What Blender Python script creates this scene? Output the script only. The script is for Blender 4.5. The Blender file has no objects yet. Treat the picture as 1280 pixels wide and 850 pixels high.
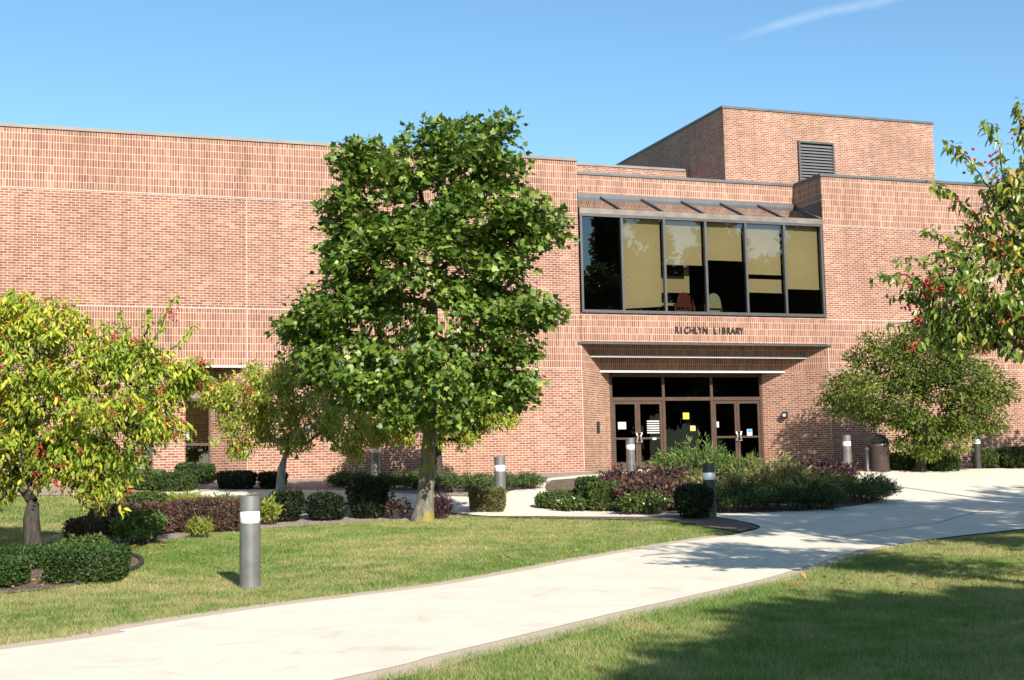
import bpy, bmesh, math, random
import numpy as np
from mathutils import Matrix, Vector

rnd = random.Random(7)
RNG = np.random.default_rng(11)
sc = bpy.context.scene
COL = sc.collection

# ------------------------------------------------------------------ camera
CAM = np.array([-14.2769, -34.8591, 0.2611])
YAW, PITCH, ROLL, FPX = 0.334965, 0.094089, -0.020877, 1608.16      # focal length in pixels of a 1280 px wide frame
_F = np.array([math.sin(YAW)*math.cos(PITCH), math.cos(YAW)*math.cos(PITCH), math.sin(PITCH)])
_R0 = np.array([math.cos(YAW), -math.sin(YAW), 0.0]); _U0 = np.cross(_R0, _F)
_R = math.cos(ROLL)*_R0 + math.sin(ROLL)*_U0; _U = -math.sin(ROLL)*_R0 + math.cos(ROLL)*_U0
cd = bpy.data.cameras.new('camera'); cam = bpy.data.objects.new('camera', cd); COL.objects.link(cam)
cd.sensor_width = 36; cd.lens = 36*FPX/1280; cd.clip_start = .1; cd.clip_end = 3000
cam.matrix_world = Matrix(((_R[0], _U[0], -_F[0], CAM[0]), (_R[1], _U[1], -_F[1], CAM[1]), (_R[2], _U[2], -_F[2], CAM[2]), (0, 0, 0, 1)))
sc.camera = cam

# ------------------------------------------------------------------ sun, sky, exposure
SUN_EL, SUN_AZ = math.radians(32.5), math.radians(3.5)             # azimuth: to the right of straight behind the camera side
sd = bpy.data.lights.new('sun', 'SUN'); sun = bpy.data.objects.new('sun', sd); COL.objects.link(sun)
sd.energy = 4.8; sd.angle = math.radians(.55); sd.color = (1, .95, .87)
_s = Vector((math.sin(SUN_AZ)*math.cos(SUN_EL), -math.cos(SUN_AZ)*math.cos(SUN_EL), math.sin(SUN_EL)))
sun.rotation_euler = _s.to_track_quat('Z', 'Y').to_euler()
sc.view_settings.view_transform = 'Standard'; sc.view_settings.look = 'None'
sc.view_settings.exposure = 0.82; sc.view_settings.gamma = 1; sc.view_settings.use_curve_mapping = False

def ray(u, v):
    d = _F + _R*((u-640)/FPX) - _U*((v-425)/FPX)
    return d

world = bpy.data.worlds.new('World'); sc.world = world; world.use_nodes = True
def build_world():
    nt = world.node_tree; nt.nodes.clear(); N = nt.nodes.new; L = nt.links.new
    out = N('ShaderNodeOutputWorld'); bg = N('ShaderNodeBackground'); sky = N('ShaderNodeTexSky')
    sky.sky_type = 'NISHITA'; sky.sun_disc = False; sky.sun_elevation = SUN_EL
    sky.sun_rotation = math.pi - SUN_AZ; sky.altitude = 150; sky.air_density = 1.0; sky.dust_density = .35; sky.ozone_density = 2.4
    bg.inputs['Strength'].default_value = .095
    # a thin high contrail, fixed to directions in the sky
    d1 = ray(885, 60); d2 = ray(1135, -8); d1 /= np.linalg.norm(d1); d2 /= np.linalg.norm(d2)
    n = np.cross(d1, d2); n /= np.linalg.norm(n); t = d2 - d1; tl = np.linalg.norm(t); t /= tl
    tc = N('ShaderNodeTexCoord')
    nz = N('ShaderNodeTexNoise'); nz.inputs['Scale'].default_value = 26; nz.inputs['Detail'].default_value = 6; L(tc.outputs['Generated'], nz.inputs['Vector'])
    def m(op, a, b=None, c=None):
        x = N('ShaderNodeMath'); x.operation = op
        for i, q in enumerate((a, b, c)):
            if q is None: continue
            if isinstance(q, (int, float)): x.inputs[i].default_value = float(q)
            else: L(q, x.inputs[i])
        return x.outputs[0]
    def dot(v):
        x = N('ShaderNodeVectorMath'); x.operation = 'DOT_PRODUCT'; L(tc.outputs['Generated'], x.inputs[0]); x.inputs[1].default_value = tuple(v); return x.outputs['Value']
    al = m('SUBTRACT', dot(t), float(d1@t)); al = m('MINIMUM', m('MAXIMUM', m('DIVIDE', al, float(tl)), -.2), 1.2)            # 0..1 along the trail
    bend = m('MULTIPLY', m('SINE', m('MULTIPLY', al, 3.6)), .0030)
    dn = m('ADD', dot(n), m('MULTIPLY', m('SUBTRACT', nz.outputs['Fac'], .5), .006)); dn = m('ADD', dn, bend)
    wid = m('ADD', .0022, m('MULTIPLY', m('MULTIPLY', al, m('SUBTRACT', 1.25, al)), .0085))
    core = m('SUBTRACT', 1.0, m('DIVIDE', m('ABSOLUTE', dn), wid)); core = m('MAXIMUM', core, 0.0)
    e = N('ShaderNodeMapRange'); e.interpolation_type = 'SMOOTHSTEP'; L(al, e.inputs[0]); e.inputs[1].default_value = 0.0; e.inputs[2].default_value = .45
    e2 = N('ShaderNodeMapRange'); e2.interpolation_type = 'SMOOTHSTEP'; L(al, e2.inputs[0]); e2.inputs[1].default_value = 1.6; e2.inputs[2].default_value = 1.0
    nz2 = N('ShaderNodeTexNoise'); nz2.inputs['Scale'].default_value = 60; nz2.inputs['Detail'].default_value = 5; L(tc.outputs['Generated'], nz2.inputs['Vector'])
    a = m('MULTIPLY', m('MULTIPLY', core, e.outputs[0]), e2.outputs[0]); a = m('MULTIPLY', a, m('MULTIPLY_ADD', nz2.outputs['Fac'], 1.2, .1)); a = m('MINIMUM', m('MULTIPLY', a, .26), .25)
    mx = N('ShaderNodeMix'); mx.data_type = 'RGBA'; L(a, mx.inputs[0])
    gm = N('ShaderNodeHueSaturation'); gm.inputs['Saturation'].default_value = 1.0; gm.inputs['Value'].default_value = 1.0
    tn = N('ShaderNodeMix'); tn.data_type = 'RGBA'; tn.blend_type = 'MULTIPLY'; tn.inputs[0].default_value = 1; L(sky.outputs[0], tn.inputs[6]); tn.inputs[7].default_value = (.87, 1.10, 1.12, 1); L(tn.outputs[2], gm.inputs['Color'])
    L(gm.outputs[0], mx.inputs[6]); mx.inputs[7].default_value = (6.5, 7.2, 8.0, 1)
    L(mx.outputs[2], bg.inputs['Color']); L(bg.outputs[0], out.inputs[0])
build_world()

# ------------------------------------------------------------------ terrain profile and pixel -> ground helpers
KY = np.array([-400, -60, -40, -34.9, -25, -19.4, -13.2, -10.2, -7.6, -4, 0, 400.]); KZ = np.array([-1.45, -1.42, -1.38, -1.34, -1.25, -1.15, -.93, -.86, -.64, -.33, -.08, -.08])
YB = np.arange(-60, 8.01, 1.0)
_ff = np.arange(-75, 25, .05); _zz = np.interp(_ff, KY, KZ); _k = np.hanning(41); _k /= _k.sum(); _zz = np.convolve(_zz, _k, 'same')
YZ = np.interp(YB, _ff, _zz)
def f(y): return np.interp(y, YB, YZ)
def at(u, v, depth): return CAM + ray(u, v)*depth
def G(u, v):
    d = ray(u, v); t = np.arange(2, 70, .02); P = CAM + d*t[:, None]
    i = int(np.argmax(P[:, 2] < f(P[:, 1]))); return P[i]
def GX(u, v): p = G(u, v); return (float(p[0]), float(p[1]))

# ------------------------------------------------------------------ object helpers
def tag(o, label=None, cat=None, group=None, kind=None):
    if label: o['label'] = label
    if cat: o['category'] = cat
    if group: o['group'] = group
    if kind: o['kind'] = kind
    return o
def link(o, parent=None):
    COL.objects.link(o)
    if parent is not None: o.parent = parent
    return o
def empty(name, loc=(0, 0, 0), rz=0):
    o = bpy.data.objects.new(name, None); o.empty_display_size = .2; o.location = loc; o.rotation_euler = (0, 0, rz); return link(o)
def copy_tree(o, parent=None):
    c = o.copy(); COL.objects.link(c)
    if parent is not None: c.parent = parent
    for ch in list(o.children): copy_tree(ch, c)
    return c

class MB:
    """collects shapes for ONE mesh object"""
    def __init__(s): s.v = []; s.f = []; s.uv = []; s.sm = []
    def poly(s, pts, uv=None, smooth=False):
        i = len(s.v); s.v += [tuple(map(float, p)) for p in pts]; s.f.append(tuple(range(i, i+len(pts)))); s.uv.append(uv if uv is not None else [(p[0], p[2]) for p in pts]); s.sm.append(smooth)
    def box(s, x0, x1, y0, y1, z0, z1):
        s.poly([(x0, y0, z0), (x1, y0, z0), (x1, y0, z1), (x0, y0, z1)])
        s.poly([(x1, y1, z0), (x0, y1, z0), (x0, y1, z1), (x1, y1, z1)])
        s.poly([(x0, y1, z0), (x0, y0, z0), (x0, y0, z1), (x0, y1, z1)], [(y1, z0), (y0, z0), (y0, z1), (y1, z1)])
        s.poly([(x1, y0, z0), (x1, y1, z0), (x1, y1, z1), (x1, y0, z1)], [(y0, z0), (y1, z0), (y1, z1), (y0, z1)])
        s.poly([(x0, y0, z1), (x1, y0, z1), (x1, y1, z1), (x0, y1, z1)], [(x0, y0), (x1, y0), (x1, y1), (x0, y1)])
        s.poly([(x0, y1, z0), (x1, y1, z0), (x1, y0, z0), (x0, y0, z0)], [(x0, y1), (x1, y1), (x1, y0), (x0, y0)])
    def tube(s, path, radii, n=8, caps=True):
        path = [np.array(p, float) for p in path]; base = len(s.v); fr = None
        for i, p in enumerate(path):
            d = path[min(i+1, len(path)-1)] - path[max(i-1, 0)]; d = d/(np.linalg.norm(d)+1e-9)
            a = np.cross(d, (0.0, 0, 1)) if abs(d[2]) < .9 else np.cross(d, (0.0, 1, 0))
            a /= np.linalg.norm(a)
            if fr is not None:
                a = fr - d*(fr@d); a /= np.linalg.norm(a)+1e-9
            fr = a; b = np.cross(d, a)
            for k in range(n):
                t = 2*math.pi*k/n; s.v.append(tuple(p + radii[i]*(math.cos(t)*a + math.sin(t)*b)))
        for i in range(len(path)-1):
            for k in range(n):
                q = (base+i*n+k, base+i*n+(k+1) % n, base+(i+1)*n+(k+1) % n, base+(i+1)*n+k); s.f.append(q); s.sm.append(True)
                s.uv.append([(k/n, i), ((k+1)/n, i), ((k+1)/n, i+1), (k/n, i+1)])
        if caps:
            for r, rev in ((0, True), (len(path)-1, False)):
                q = [base+r*n+k for k in range(n)]
                if rev: q = q[::-1]
                s.f.append(tuple(q)); s.uv.append([(0, 0)]*n); s.sm.append(False)
    def lathe(s, prof, n=24, cx=0, cy=0):
        base = len(s.v)
        for r, z in prof:
            for k in range(n):
                t = 2*math.pi*k/n; s.v.append((cx+r*math.cos(t), cy+r*math.sin(t), z))
        for i in range(len(prof)-1):
            for k in range(n):
                s.f.append((base+i*n+k, base+i*n+(k+1) % n, base+(i+1)*n+(k+1) % n, base+(i+1)*n+k)); s.uv.append([(0, 0)]*4); s.sm.append(True)
    def build(s, name, mat, parent=None, bevel=0, loc=None):
        me = bpy.data.meshes.new(name); me.from_pydata(s.v, [], s.f); me.materials.append(mat)
        ul = me.uv_layers.new(name='UVMap'); flat = [c for uv in s.uv for c in uv]
        ul.data.foreach_set('uv', np.array(flat, 'f').ravel()); me.polygons.foreach_set('use_smooth', s.sm); me.update()
        o = bpy.data.objects.new(name, me); link(o, parent)
        if loc is not None: o.location = loc
        if bevel:
            b = o.modifiers.new('bevel', 'BEVEL'); b.width = bevel; b.segments = 2; b.limit_method = 'ANGLE'
        return o

def tri_mesh(name, V, T, mat, parent=None, smooth=False):
    me = bpy.data.meshes.new(name); V = np.asarray(V, 'f'); T = np.asarray(T, 'i')
    me.vertices.add(len(V)); me.vertices.foreach_set('co', V.ravel())
    me.loops.add(T.size); me.loops.foreach_set('vertex_index', T.ravel())
    me.polygons.add(len(T)); me.polygons.foreach_set('loop_start', np.arange(0, T.size, T.shape[1], dtype='i')); me.polygons.foreach_set('loop_total', np.full(len(T), T.shape[1], 'i'))
    if smooth: me.polygons.foreach_set('use_smooth', np.ones(len(T), bool))
    me.update(calc_edges=True); me.materials.append(mat)
    return link(bpy.data.objects.new(name, me), parent)

# ------------------------------------------------------------------ materials
def mat(name):
    m = bpy.data.materials.new(name); m.use_nodes = True; nt = m.node_tree; nt.nodes.clear(); return m, nt, nt.nodes.new, nt.links.new
def ramp(N, stops, interp='LINEAR'):
    r = N('ShaderNodeValToRGB'); cr = r.color_ramp; cr.interpolation = interp
    while len(cr.elements) > 1: cr.elements.remove(cr.elements[-1])
    cr.elements[0].position = stops[0][0]; cr.elements[0].color = (*stops[0][1], 1)
    for p, c in stops[1:]: e = cr.elements.new(p); e.color = (*c, 1)
    return r
def pbr(name, color, rough=.6, metal=0, noise=0, nscale=6, bump=0, bscale=60, spec=.5, coat=0):
    m, nt, N, L = mat(name); o = N('ShaderNodeOutputMaterial'); p = N('ShaderNodeBsdfPrincipled'); L(p.outputs[0], o.inputs[0])
    p.inputs['Roughness'].default_value = rough; p.inputs['Metallic'].default_value = metal; p.inputs['Specular IOR Level'].default_value = spec
    p.inputs['Coat Weight'].default_value = coat
    if noise:
        tc = N('ShaderNodeTexCoord'); n = N('ShaderNodeTexNoise'); n.inputs['Scale'].default_value = nscale; n.inputs['Detail'].default_value = 6; L(tc.outputs['Object'], n.inputs['Vector'])
        r = ramp(N, [(.3, tuple(c*(1-noise) for c in color)), (.7, tuple(min(1, c*(1+noise)) for c in color))]); L(n.outputs['Fac'], r.inputs[0]); L(r.outputs[0], p.inputs['Base Color'])
    else: p.inputs['Base Color'].default_value = (*color, 1)
    if bump:
        tc = N('ShaderNodeTexCoord'); n = N('ShaderNodeTexNoise'); n.inputs['Scale'].default_value = bscale; n.inputs['Detail'].default_value = 4; L(tc.outputs['Object'], n.inputs['Vector'])
        b = N('ShaderNodeBump'); b.inputs['Strength'].default_value = bump; b.inputs['Distance'].default_value = .02; L(n.outputs['Fac'], b.inputs['Height']); L(b.outputs[0], p.inputs['Normal'])
    return m

def brick_mat(name, soldier=True):
    m, nt, N, L = mat(name); o = N('ShaderNodeOutputMaterial'); p = N('ShaderNodeBsdfPrincipled'); L(p.outputs[0], o.inputs[0])
    p.inputs['Roughness'].default_value = .85; p.inputs['Specular IOR Level'].default_value = .25
    uv = N('ShaderNodeUVMap'); sp = N('ShaderNodeSeparateXYZ'); L(uv.outputs[0], sp.inputs[0])
    def brick(w, h, off, x0, y0):
        mp = N('ShaderNodeMapping'); mp.inputs['Location'].default_value = (x0, y0, 0); L(uv.outputs[0], mp.inputs['Vector'])
        b = N('ShaderNodeTexBrick'); L(mp.outputs[0], b.inputs['Vector']); b.offset = off; b.offset_frequency = 2; b.squash = 1
        b.inputs['Scale'].default_value = 1; b.inputs['Brick Width'].default_value = w; b.inputs['Row Height'].default_value = h
        b.inputs['Mortar Size'].default_value = .0078; b.inputs['Mortar Smooth'].default_value = .15; b.inputs['Bias'].default_value = 0
        b.inputs['Color1'].default_value = (0, 0, 0, 1); b.inputs['Color2'].default_value = (1, 1, 1, 1); b.inputs['Mortar'].default_value = (.5, .5, .5, 1)
        return b
    run = brick(.2032, .0677, .5, 40, 10-2.95 + .0677*2 - .0677*0)
    tone, fac = run.outputs['Color'], run.outputs['Fac']
    if soldier:
        so = brick(.0677, .2032, 0, 40, 10-2.95 - 10 + .2032*50)
        so2 = brick(.0677, .2032, 0, 40.03, 10-7.55 - 10 + .2032*60)
        def band(lo, hi):
            a = N('ShaderNodeMath'); a.operation = 'GREATER_THAN'; L(sp.outputs['Y'], a.inputs[0]); a.inputs[1].default_value = lo
            b = N('ShaderNodeMath'); b.operation = 'LESS_THAN'; L(sp.outputs['Y'], b.inputs[0]); b.inputs[1].default_value = hi
            c = N('ShaderNodeMath'); c.operation = 'MULTIPLY'; L(a.outputs[0], c.inputs[0]); L(b.outputs[0], c.inputs[1]); return c.outputs[0]
        for bt, b in ((so, band(2.95, 4.505)), (so2, band(7.55, 9.5))):
            mx = N('ShaderNodeMix'); mx.data_type = 'RGBA'; L(b, mx.inputs[0]); L(tone, mx.inputs[6]); L(bt.outputs['Color'], mx.inputs[7]); tone = mx.outputs[2]
            mf = N('ShaderNodeMix'); mf.data_type = 'FLOAT'; L(b, mf.inputs[0]); L(fac, mf.inputs[2]); L(bt.outputs['Fac'], mf.inputs[3]); fac = mf.outputs[0]
    cr = ramp(N, [(0, (.185, .076, .056)), (.25, (.25, .094, .066)), (.62, (.285, .114, .077)), (.9, (.32, .150, .096)), (1, (.37, .20, .125))]); L(tone, cr.inputs[0])
    n = N('ShaderNodeTexNoise'); n.inputs['Scale'].default_value = .55; n.inputs['Detail'].default_value = 5; L(uv.outputs[0], n.inputs['Vector'])
    nr = ramp(N, [(.3, (.86, .84, .82)), (.7, (1.1, 1.1, 1.1))]); L(n.outputs['Fac'], nr.inputs[0])
    # rain streaks: noise stretched along the wall's height
    mp = N('ShaderNodeMapping'); mp.inputs['Scale'].default_value = (2.2, .10, 1); L(uv.outputs[0], mp.inputs['Vector'])
    n2 = N('ShaderNodeTexNoise'); n2.inputs['Scale'].default_value = 1.6; n2.inputs['Detail'].default_value = 4; L(mp.outputs[0], n2.inputs['Vector'])
    nr2 = ramp(N, [(.28, (.80, .79, .78)), (.5, (1, 1, 1))]); L(n2.outputs['Fac'], nr2.inputs[0])
    mm = N('ShaderNodeMix'); mm.data_type = 'RGBA'; mm.blend_type = 'MULTIPLY'; mm.inputs[0].default_value = 1; L(nr.outputs[0], mm.inputs[6]); L(nr2.outputs[0], mm.inputs[7])
    mo = N('ShaderNodeMix'); mo.data_type = 'RGBA'; L(fac, mo.inputs[0]); L(cr.outputs[0], mo.inputs[6]); mo.inputs[7].default_value = (.51, .425, .315, 1)
    fin = N('ShaderNodeMix'); fin.data_type = 'RGBA'; fin.blend_type = 'MULTIPLY'; fin.inputs[0].default_value = 1; L(mo.outputs[2], fin.inputs[6]); L(mm.outputs[2], fin.inputs[7])
    L(fin.outputs[2], p.inputs['Base Color'])
    bp = N('ShaderNodeBump'); bp.invert = True; bp.inputs['Strength'].default_value = .35; bp.inputs['Distance'].default_value = .006; L(fac, bp.inputs['Height']); L(bp.outputs[0], p.inputs['Normal'])
    return m

def leaf_mat(name, stops, nscale=1.2, nmix=.3, transl=.28, rough=.5, spec=.24):
    m, nt, N, L = mat(name); o = N('ShaderNodeOutputMaterial'); p = N('ShaderNodeBsdfPrincipled'); g = N('ShaderNodeNewGeometry')
    tc = N('ShaderNodeTexCoord'); n = N('ShaderNodeTexNoise'); n.inputs['Scale'].default_value = nscale; n.inputs['Detail'].default_value = 3; L(tc.outputs['Object'], n.inputs['Vector'])
    mr = N('ShaderNodeMapRange'); L(n.outputs['Fac'], mr.inputs[0]); mr.inputs[1].default_value = .3; mr.inputs[2].default_value = .7
    mx = N('ShaderNodeMix'); mx.data_type = 'FLOAT'; mx.inputs[0].default_value = nmix; L(g.outputs['Random Per Island'], mx.inputs[2]); L(mr.outputs[0], mx.inputs[3])
    r = ramp(N, stops); L(mx.outputs[0], r.inputs[0]); L(r.outputs[0], p.inputs['Base Color'])
    p.inputs['Roughness'].default_value = rough; p.inputs['Specular IOR Level'].default_value = spec
    t = N('ShaderNodeBsdfTranslucent'); hs = N('ShaderNodeHueSaturation'); hs.inputs['Value'].default_value = 1.5; L(r.outputs[0], hs.inputs['Color']); L(hs.outputs[0], t.inputs['Color'])
    s = N('ShaderNodeMixShader'); s.inputs[0].default_value = transl; L(p.outputs[0], s.inputs[1]); L(t.outputs[0], s.inputs[2]); L(s.outputs[0], o.inputs[0])
    return m

def glass_mat(name, tint, base, rough=0.0, wav=.0006):
    m, nt, N, L = mat(name); o = N('ShaderNodeOutputMaterial'); t = N('ShaderNodeBsdfTransparent'); t.inputs[0].default_value = (*tint, 1)
    g = N('ShaderNodeBsdfGlossy'); g.inputs['Roughness'].default_value = rough; g.inputs[0].default_value = (.95, .97, 1, 1)
    lw = N('ShaderNodeFresnel'); lw.inputs[0].default_value = 1.5
    a = N('ShaderNodeMath'); a.operation = 'ADD'; a.use_clamp = True; L(lw.outputs[0], a.inputs[0]); a.inputs[1].default_value = base
    tc = N('ShaderNodeTexCoord'); n = N('ShaderNodeTexNoise'); n.inputs['Scale'].default_value = .9; L(tc.outputs['Object'], n.inputs['Vector'])
    b = N('ShaderNodeBump'); b.inputs['Strength'].default_value = 1; b.inputs['Distance'].default_value = wav; L(n.outputs['Fac'], b.inputs['Height']); L(b.outputs[0], g.inputs['Normal'])
    s = N('ShaderNodeMixShader'); L(a.outputs[0], s.inputs[0]); L(t.outputs[0], s.inputs[1]); L(g.outputs[0], s.inputs[2]); L(s.outputs[0], o.inputs[0])
    return m

GRASS_SCALE = .35
def grass_nodes(N, L, vec):
    n = N('ShaderNodeTexNoise'); n.inputs['Scale'].default_value = GRASS_SCALE; n.inputs['Detail'].default_value = 6; n.inputs['Roughness'].default_value = .62; L(vec, n.inputs['Vector'])
    n2 = N('ShaderNodeTexNoise'); n2.inputs['Scale'].default_value = 2.6; n2.inputs['Detail'].default_value = 5; L(vec, n2.inputs['Vector'])
    mx = N('ShaderNodeMix'); mx.data_type = 'FLOAT'; mx.inputs[0].default_value = .4; L(n.outputs['Fac'], mx.inputs[2]); L(n2.outputs['Fac'], mx.inputs[3])
    q = N('ShaderNodeMapRange'); L(mx.outputs[0], q.inputs[0]); q.inputs[1].default_value = .37; q.inputs[2].default_value = .63; q.inputs[3].default_value = .22; q.inputs[4].default_value = .78; return q.outputs[0]
def lawn_mat():
    m, nt, N, L = mat('lawn'); o = N('ShaderNodeOutputMaterial'); p = N('ShaderNodeBsdfPrincipled'); L(p.outputs[0], o.inputs[0]); p.inputs['Roughness'].default_value = .9; p.inputs['Specular IOR Level'].default_value = .1
    g = N('ShaderNodeNewGeometry'); fac = grass_nodes(N, L, g.outputs['Position'])
    r = ramp(N, [(.3, (.07, .10, .02)), (.48, (.13, .15, .038)), (.56, (.22, .19, .07)), (.7, (.32, .25, .11))]); L(fac, r.inputs[0]); L(r.outputs[0], p.inputs['Base Color'])
    n = N('ShaderNodeTexNoise'); n.inputs['Scale'].default_value = 45; n.inputs['Detail'].default_value = 4; L(g.outputs['Position'], n.inputs['Vector'])
    b = N('ShaderNodeBump'); b.inputs['Strength'].default_value = .8; b.inputs['Distance'].default_value = .04; L(n.outputs['Fac'], b.inputs['Height']); L(b.outputs[0], p.inputs['Normal'])
    return m
def blade_mat():
    m, nt, N, L = mat('grass_blade'); o = N('ShaderNodeOutputMaterial'); p = N('ShaderNodeBsdfPrincipled'); p.inputs['Roughness'].default_value = .6; p.inputs['Specular IOR Level'].default_value = .25
    g = N('ShaderNodeNewGeometry'); fac = grass_nodes(N, L, g.outputs['Position'])
    mx = N('ShaderNodeMix'); mx.data_type = 'FLOAT'; mx.inputs[0].default_value = .36; L(fac, mx.inputs[2]); L(g.outputs['Random Per Island'], mx.inputs[3])
    r = ramp(N, [(.16, (.085, .16, .024)), (.36, (.16, .26, .05)), (.5, (.25, .31, .085)), (.63, (.38, .345, .14)), (.80, (.56, .45, .22))]); L(mx.outputs[0], r.inputs[0]); L(r.outputs[0], p.inputs['Base Color'])
    t = N('ShaderNodeBsdfTranslucent'); L(r.outputs[0], t.inputs[0]); s = N('ShaderNodeMixShader'); s.inputs[0].default_value = .3; L(p.outputs[0], s.inputs[1]); L(t.outputs[0], s.inputs[2]); L(s.outputs[0], o.inputs[0])
    return m
def concrete_mat(name, col, var=.09, agg=False):
    m, nt, N, L = mat(name); o = N('ShaderNodeOutputMaterial'); p = N('ShaderNodeBsdfPrincipled'); L(p.outputs[0], o.inputs[0]); p.inputs['Roughness'].default_value = .9; p.inputs['Specular IOR Level'].default_value = .2
    g = N('ShaderNodeNewGeometry'); n = N('ShaderNodeTexNoise'); n.inputs['Scale'].default_value = 160 if agg else .8; n.inputs['Detail'].default_value = 8; n.inputs['Roughness'].default_value = .68; L(g.outputs['Position'], n.inputs['Vector'])
    r = ramp(N, [(.3, tuple(c*(1-var) for c in col)), (.5, col), (.7, tuple(min(1, c*(1+var)) for c in col))]); L(n.outputs['Fac'], r.inputs[0])
    n2 = N('ShaderNodeTexNoise'); n2.inputs['Scale'].default_value = 1.7; n2.inputs['Detail'].default_value = 9; n2.inputs['Roughness'].default_value = .7; n2.inputs['Distortion'].default_value = .6; L(g.outputs['Position'], n2.inputs['Vector'])
    r2 = ramp(N, [(.3, (.78, .75, .70)), (.46, (1, 1, 1))]); L(n2.outputs['Fac'], r2.inputs[0])
    mm = N('ShaderNodeMix'); mm.data_type = 'RGBA'; mm.blend_type = 'MULTIPLY'; mm.inputs[0].default_value = .8; L(r.outputs[0], mm.inputs[6]); L(r2.outputs[0], mm.inputs[7]); L(mm.outputs[2], p.inputs['Base Color'])
    n3 = N('ShaderNodeTexNoise'); n3.inputs['Scale'].default_value = 90; L(g.outputs['Position'], n3.inputs['Vector'])
    b = N('ShaderNodeBump'); b.inputs['Strength'].default_value = .3; b.inputs['Distance'].default_value = .01; L(n3.outputs['Fac'], b.inputs['Height']); L(b.outputs[0], p.inputs['Normal'])
    return m
def mulch_mat(name, cols, scale=28):
    m, nt, N, L = mat(name); o = N('ShaderNodeOutputMaterial'); p = N('ShaderNodeBsdfPrincipled'); L(p.outputs[0], o.inputs[0]); p.inputs['Roughness'].default_value = .95
    g = N('ShaderNodeNewGeometry'); v = N('ShaderNodeTexVoronoi'); v.inputs['Scale'].default_value = scale; L(g.outputs['Position'], v.inputs['Vector'])
    r = ramp(N, [(i/(len(cols)-1), c) for i, c in enumerate(cols)]); sp = N('ShaderNodeSeparateColor'); L(v.outputs['Color'], sp.inputs[0]); L(sp.outputs[0], r.inputs[0]); L(r.outputs[0], p.inputs['Base Color'])
    b = N('ShaderNodeBump'); b.inputs['Strength'].default_value = 1; b.inputs['Distance'].default_value = .03; L(v.outputs['Distance'], b.inputs['Height']); L(b.outputs[0], p.inputs['Normal'])
    return m
def bark_mat(name, c1, c2, scale=14, moss=None):
    m, nt, N, L = mat(name); o = N('ShaderNodeOutputMaterial'); p = N('ShaderNodeBsdfPrincipled'); L(p.outputs[0], o.inputs[0]); p.inputs['Roughness'].default_value = .9; p.inputs['Specular IOR Level'].default_value = .2
    tc = N('ShaderNodeTexCoord'); mp = N('ShaderNodeMapping'); mp.inputs['Scale'].default_value = (1, 1, .22); L(tc.outputs['Object'], mp.inputs['Vector'])
    n = N('ShaderNodeTexNoise'); n.inputs['Scale'].default_value = scale; n.inputs['Detail'].default_value = 8; n.inputs['Roughness'].default_value = .7; L(mp.outputs[0], n.inputs['Vector'])
    r = ramp(N, [(.33, c1), (.66, c2)]); L(n.outputs['Fac'], r.inputs[0]); c = r.outputs[0]
    if moss:
        n2 = N('ShaderNodeTexNoise'); n2.inputs['Scale'].default_value = 2.3; n2.inputs['Detail'].default_value = 5; L(tc.outputs['Object'], n2.inputs['Vector'])
        r2 = ramp(N, [(.5, (0, 0, 0)), (.6, (1, 1, 1))]); L(n2.outputs['Fac'], r2.inputs[0])
        mx = N('ShaderNodeMix'); mx.data_type = 'RGBA'; L(r2.outputs[0], mx.inputs[0]); L(c, mx.inputs[6]); mx.inputs[7].default_value = (*moss, 1); c = mx.outputs[2]
    L(c, p.inputs['Base Color'])
    b = N('ShaderNodeBump'); b.inputs['Strength'].default_value = .9; b.inputs['Distance'].default_value = .03; L(n.outputs['Fac'], b.inputs['Height']); L(b.outputs[0], p.inputs['Normal'])
    return m

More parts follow.
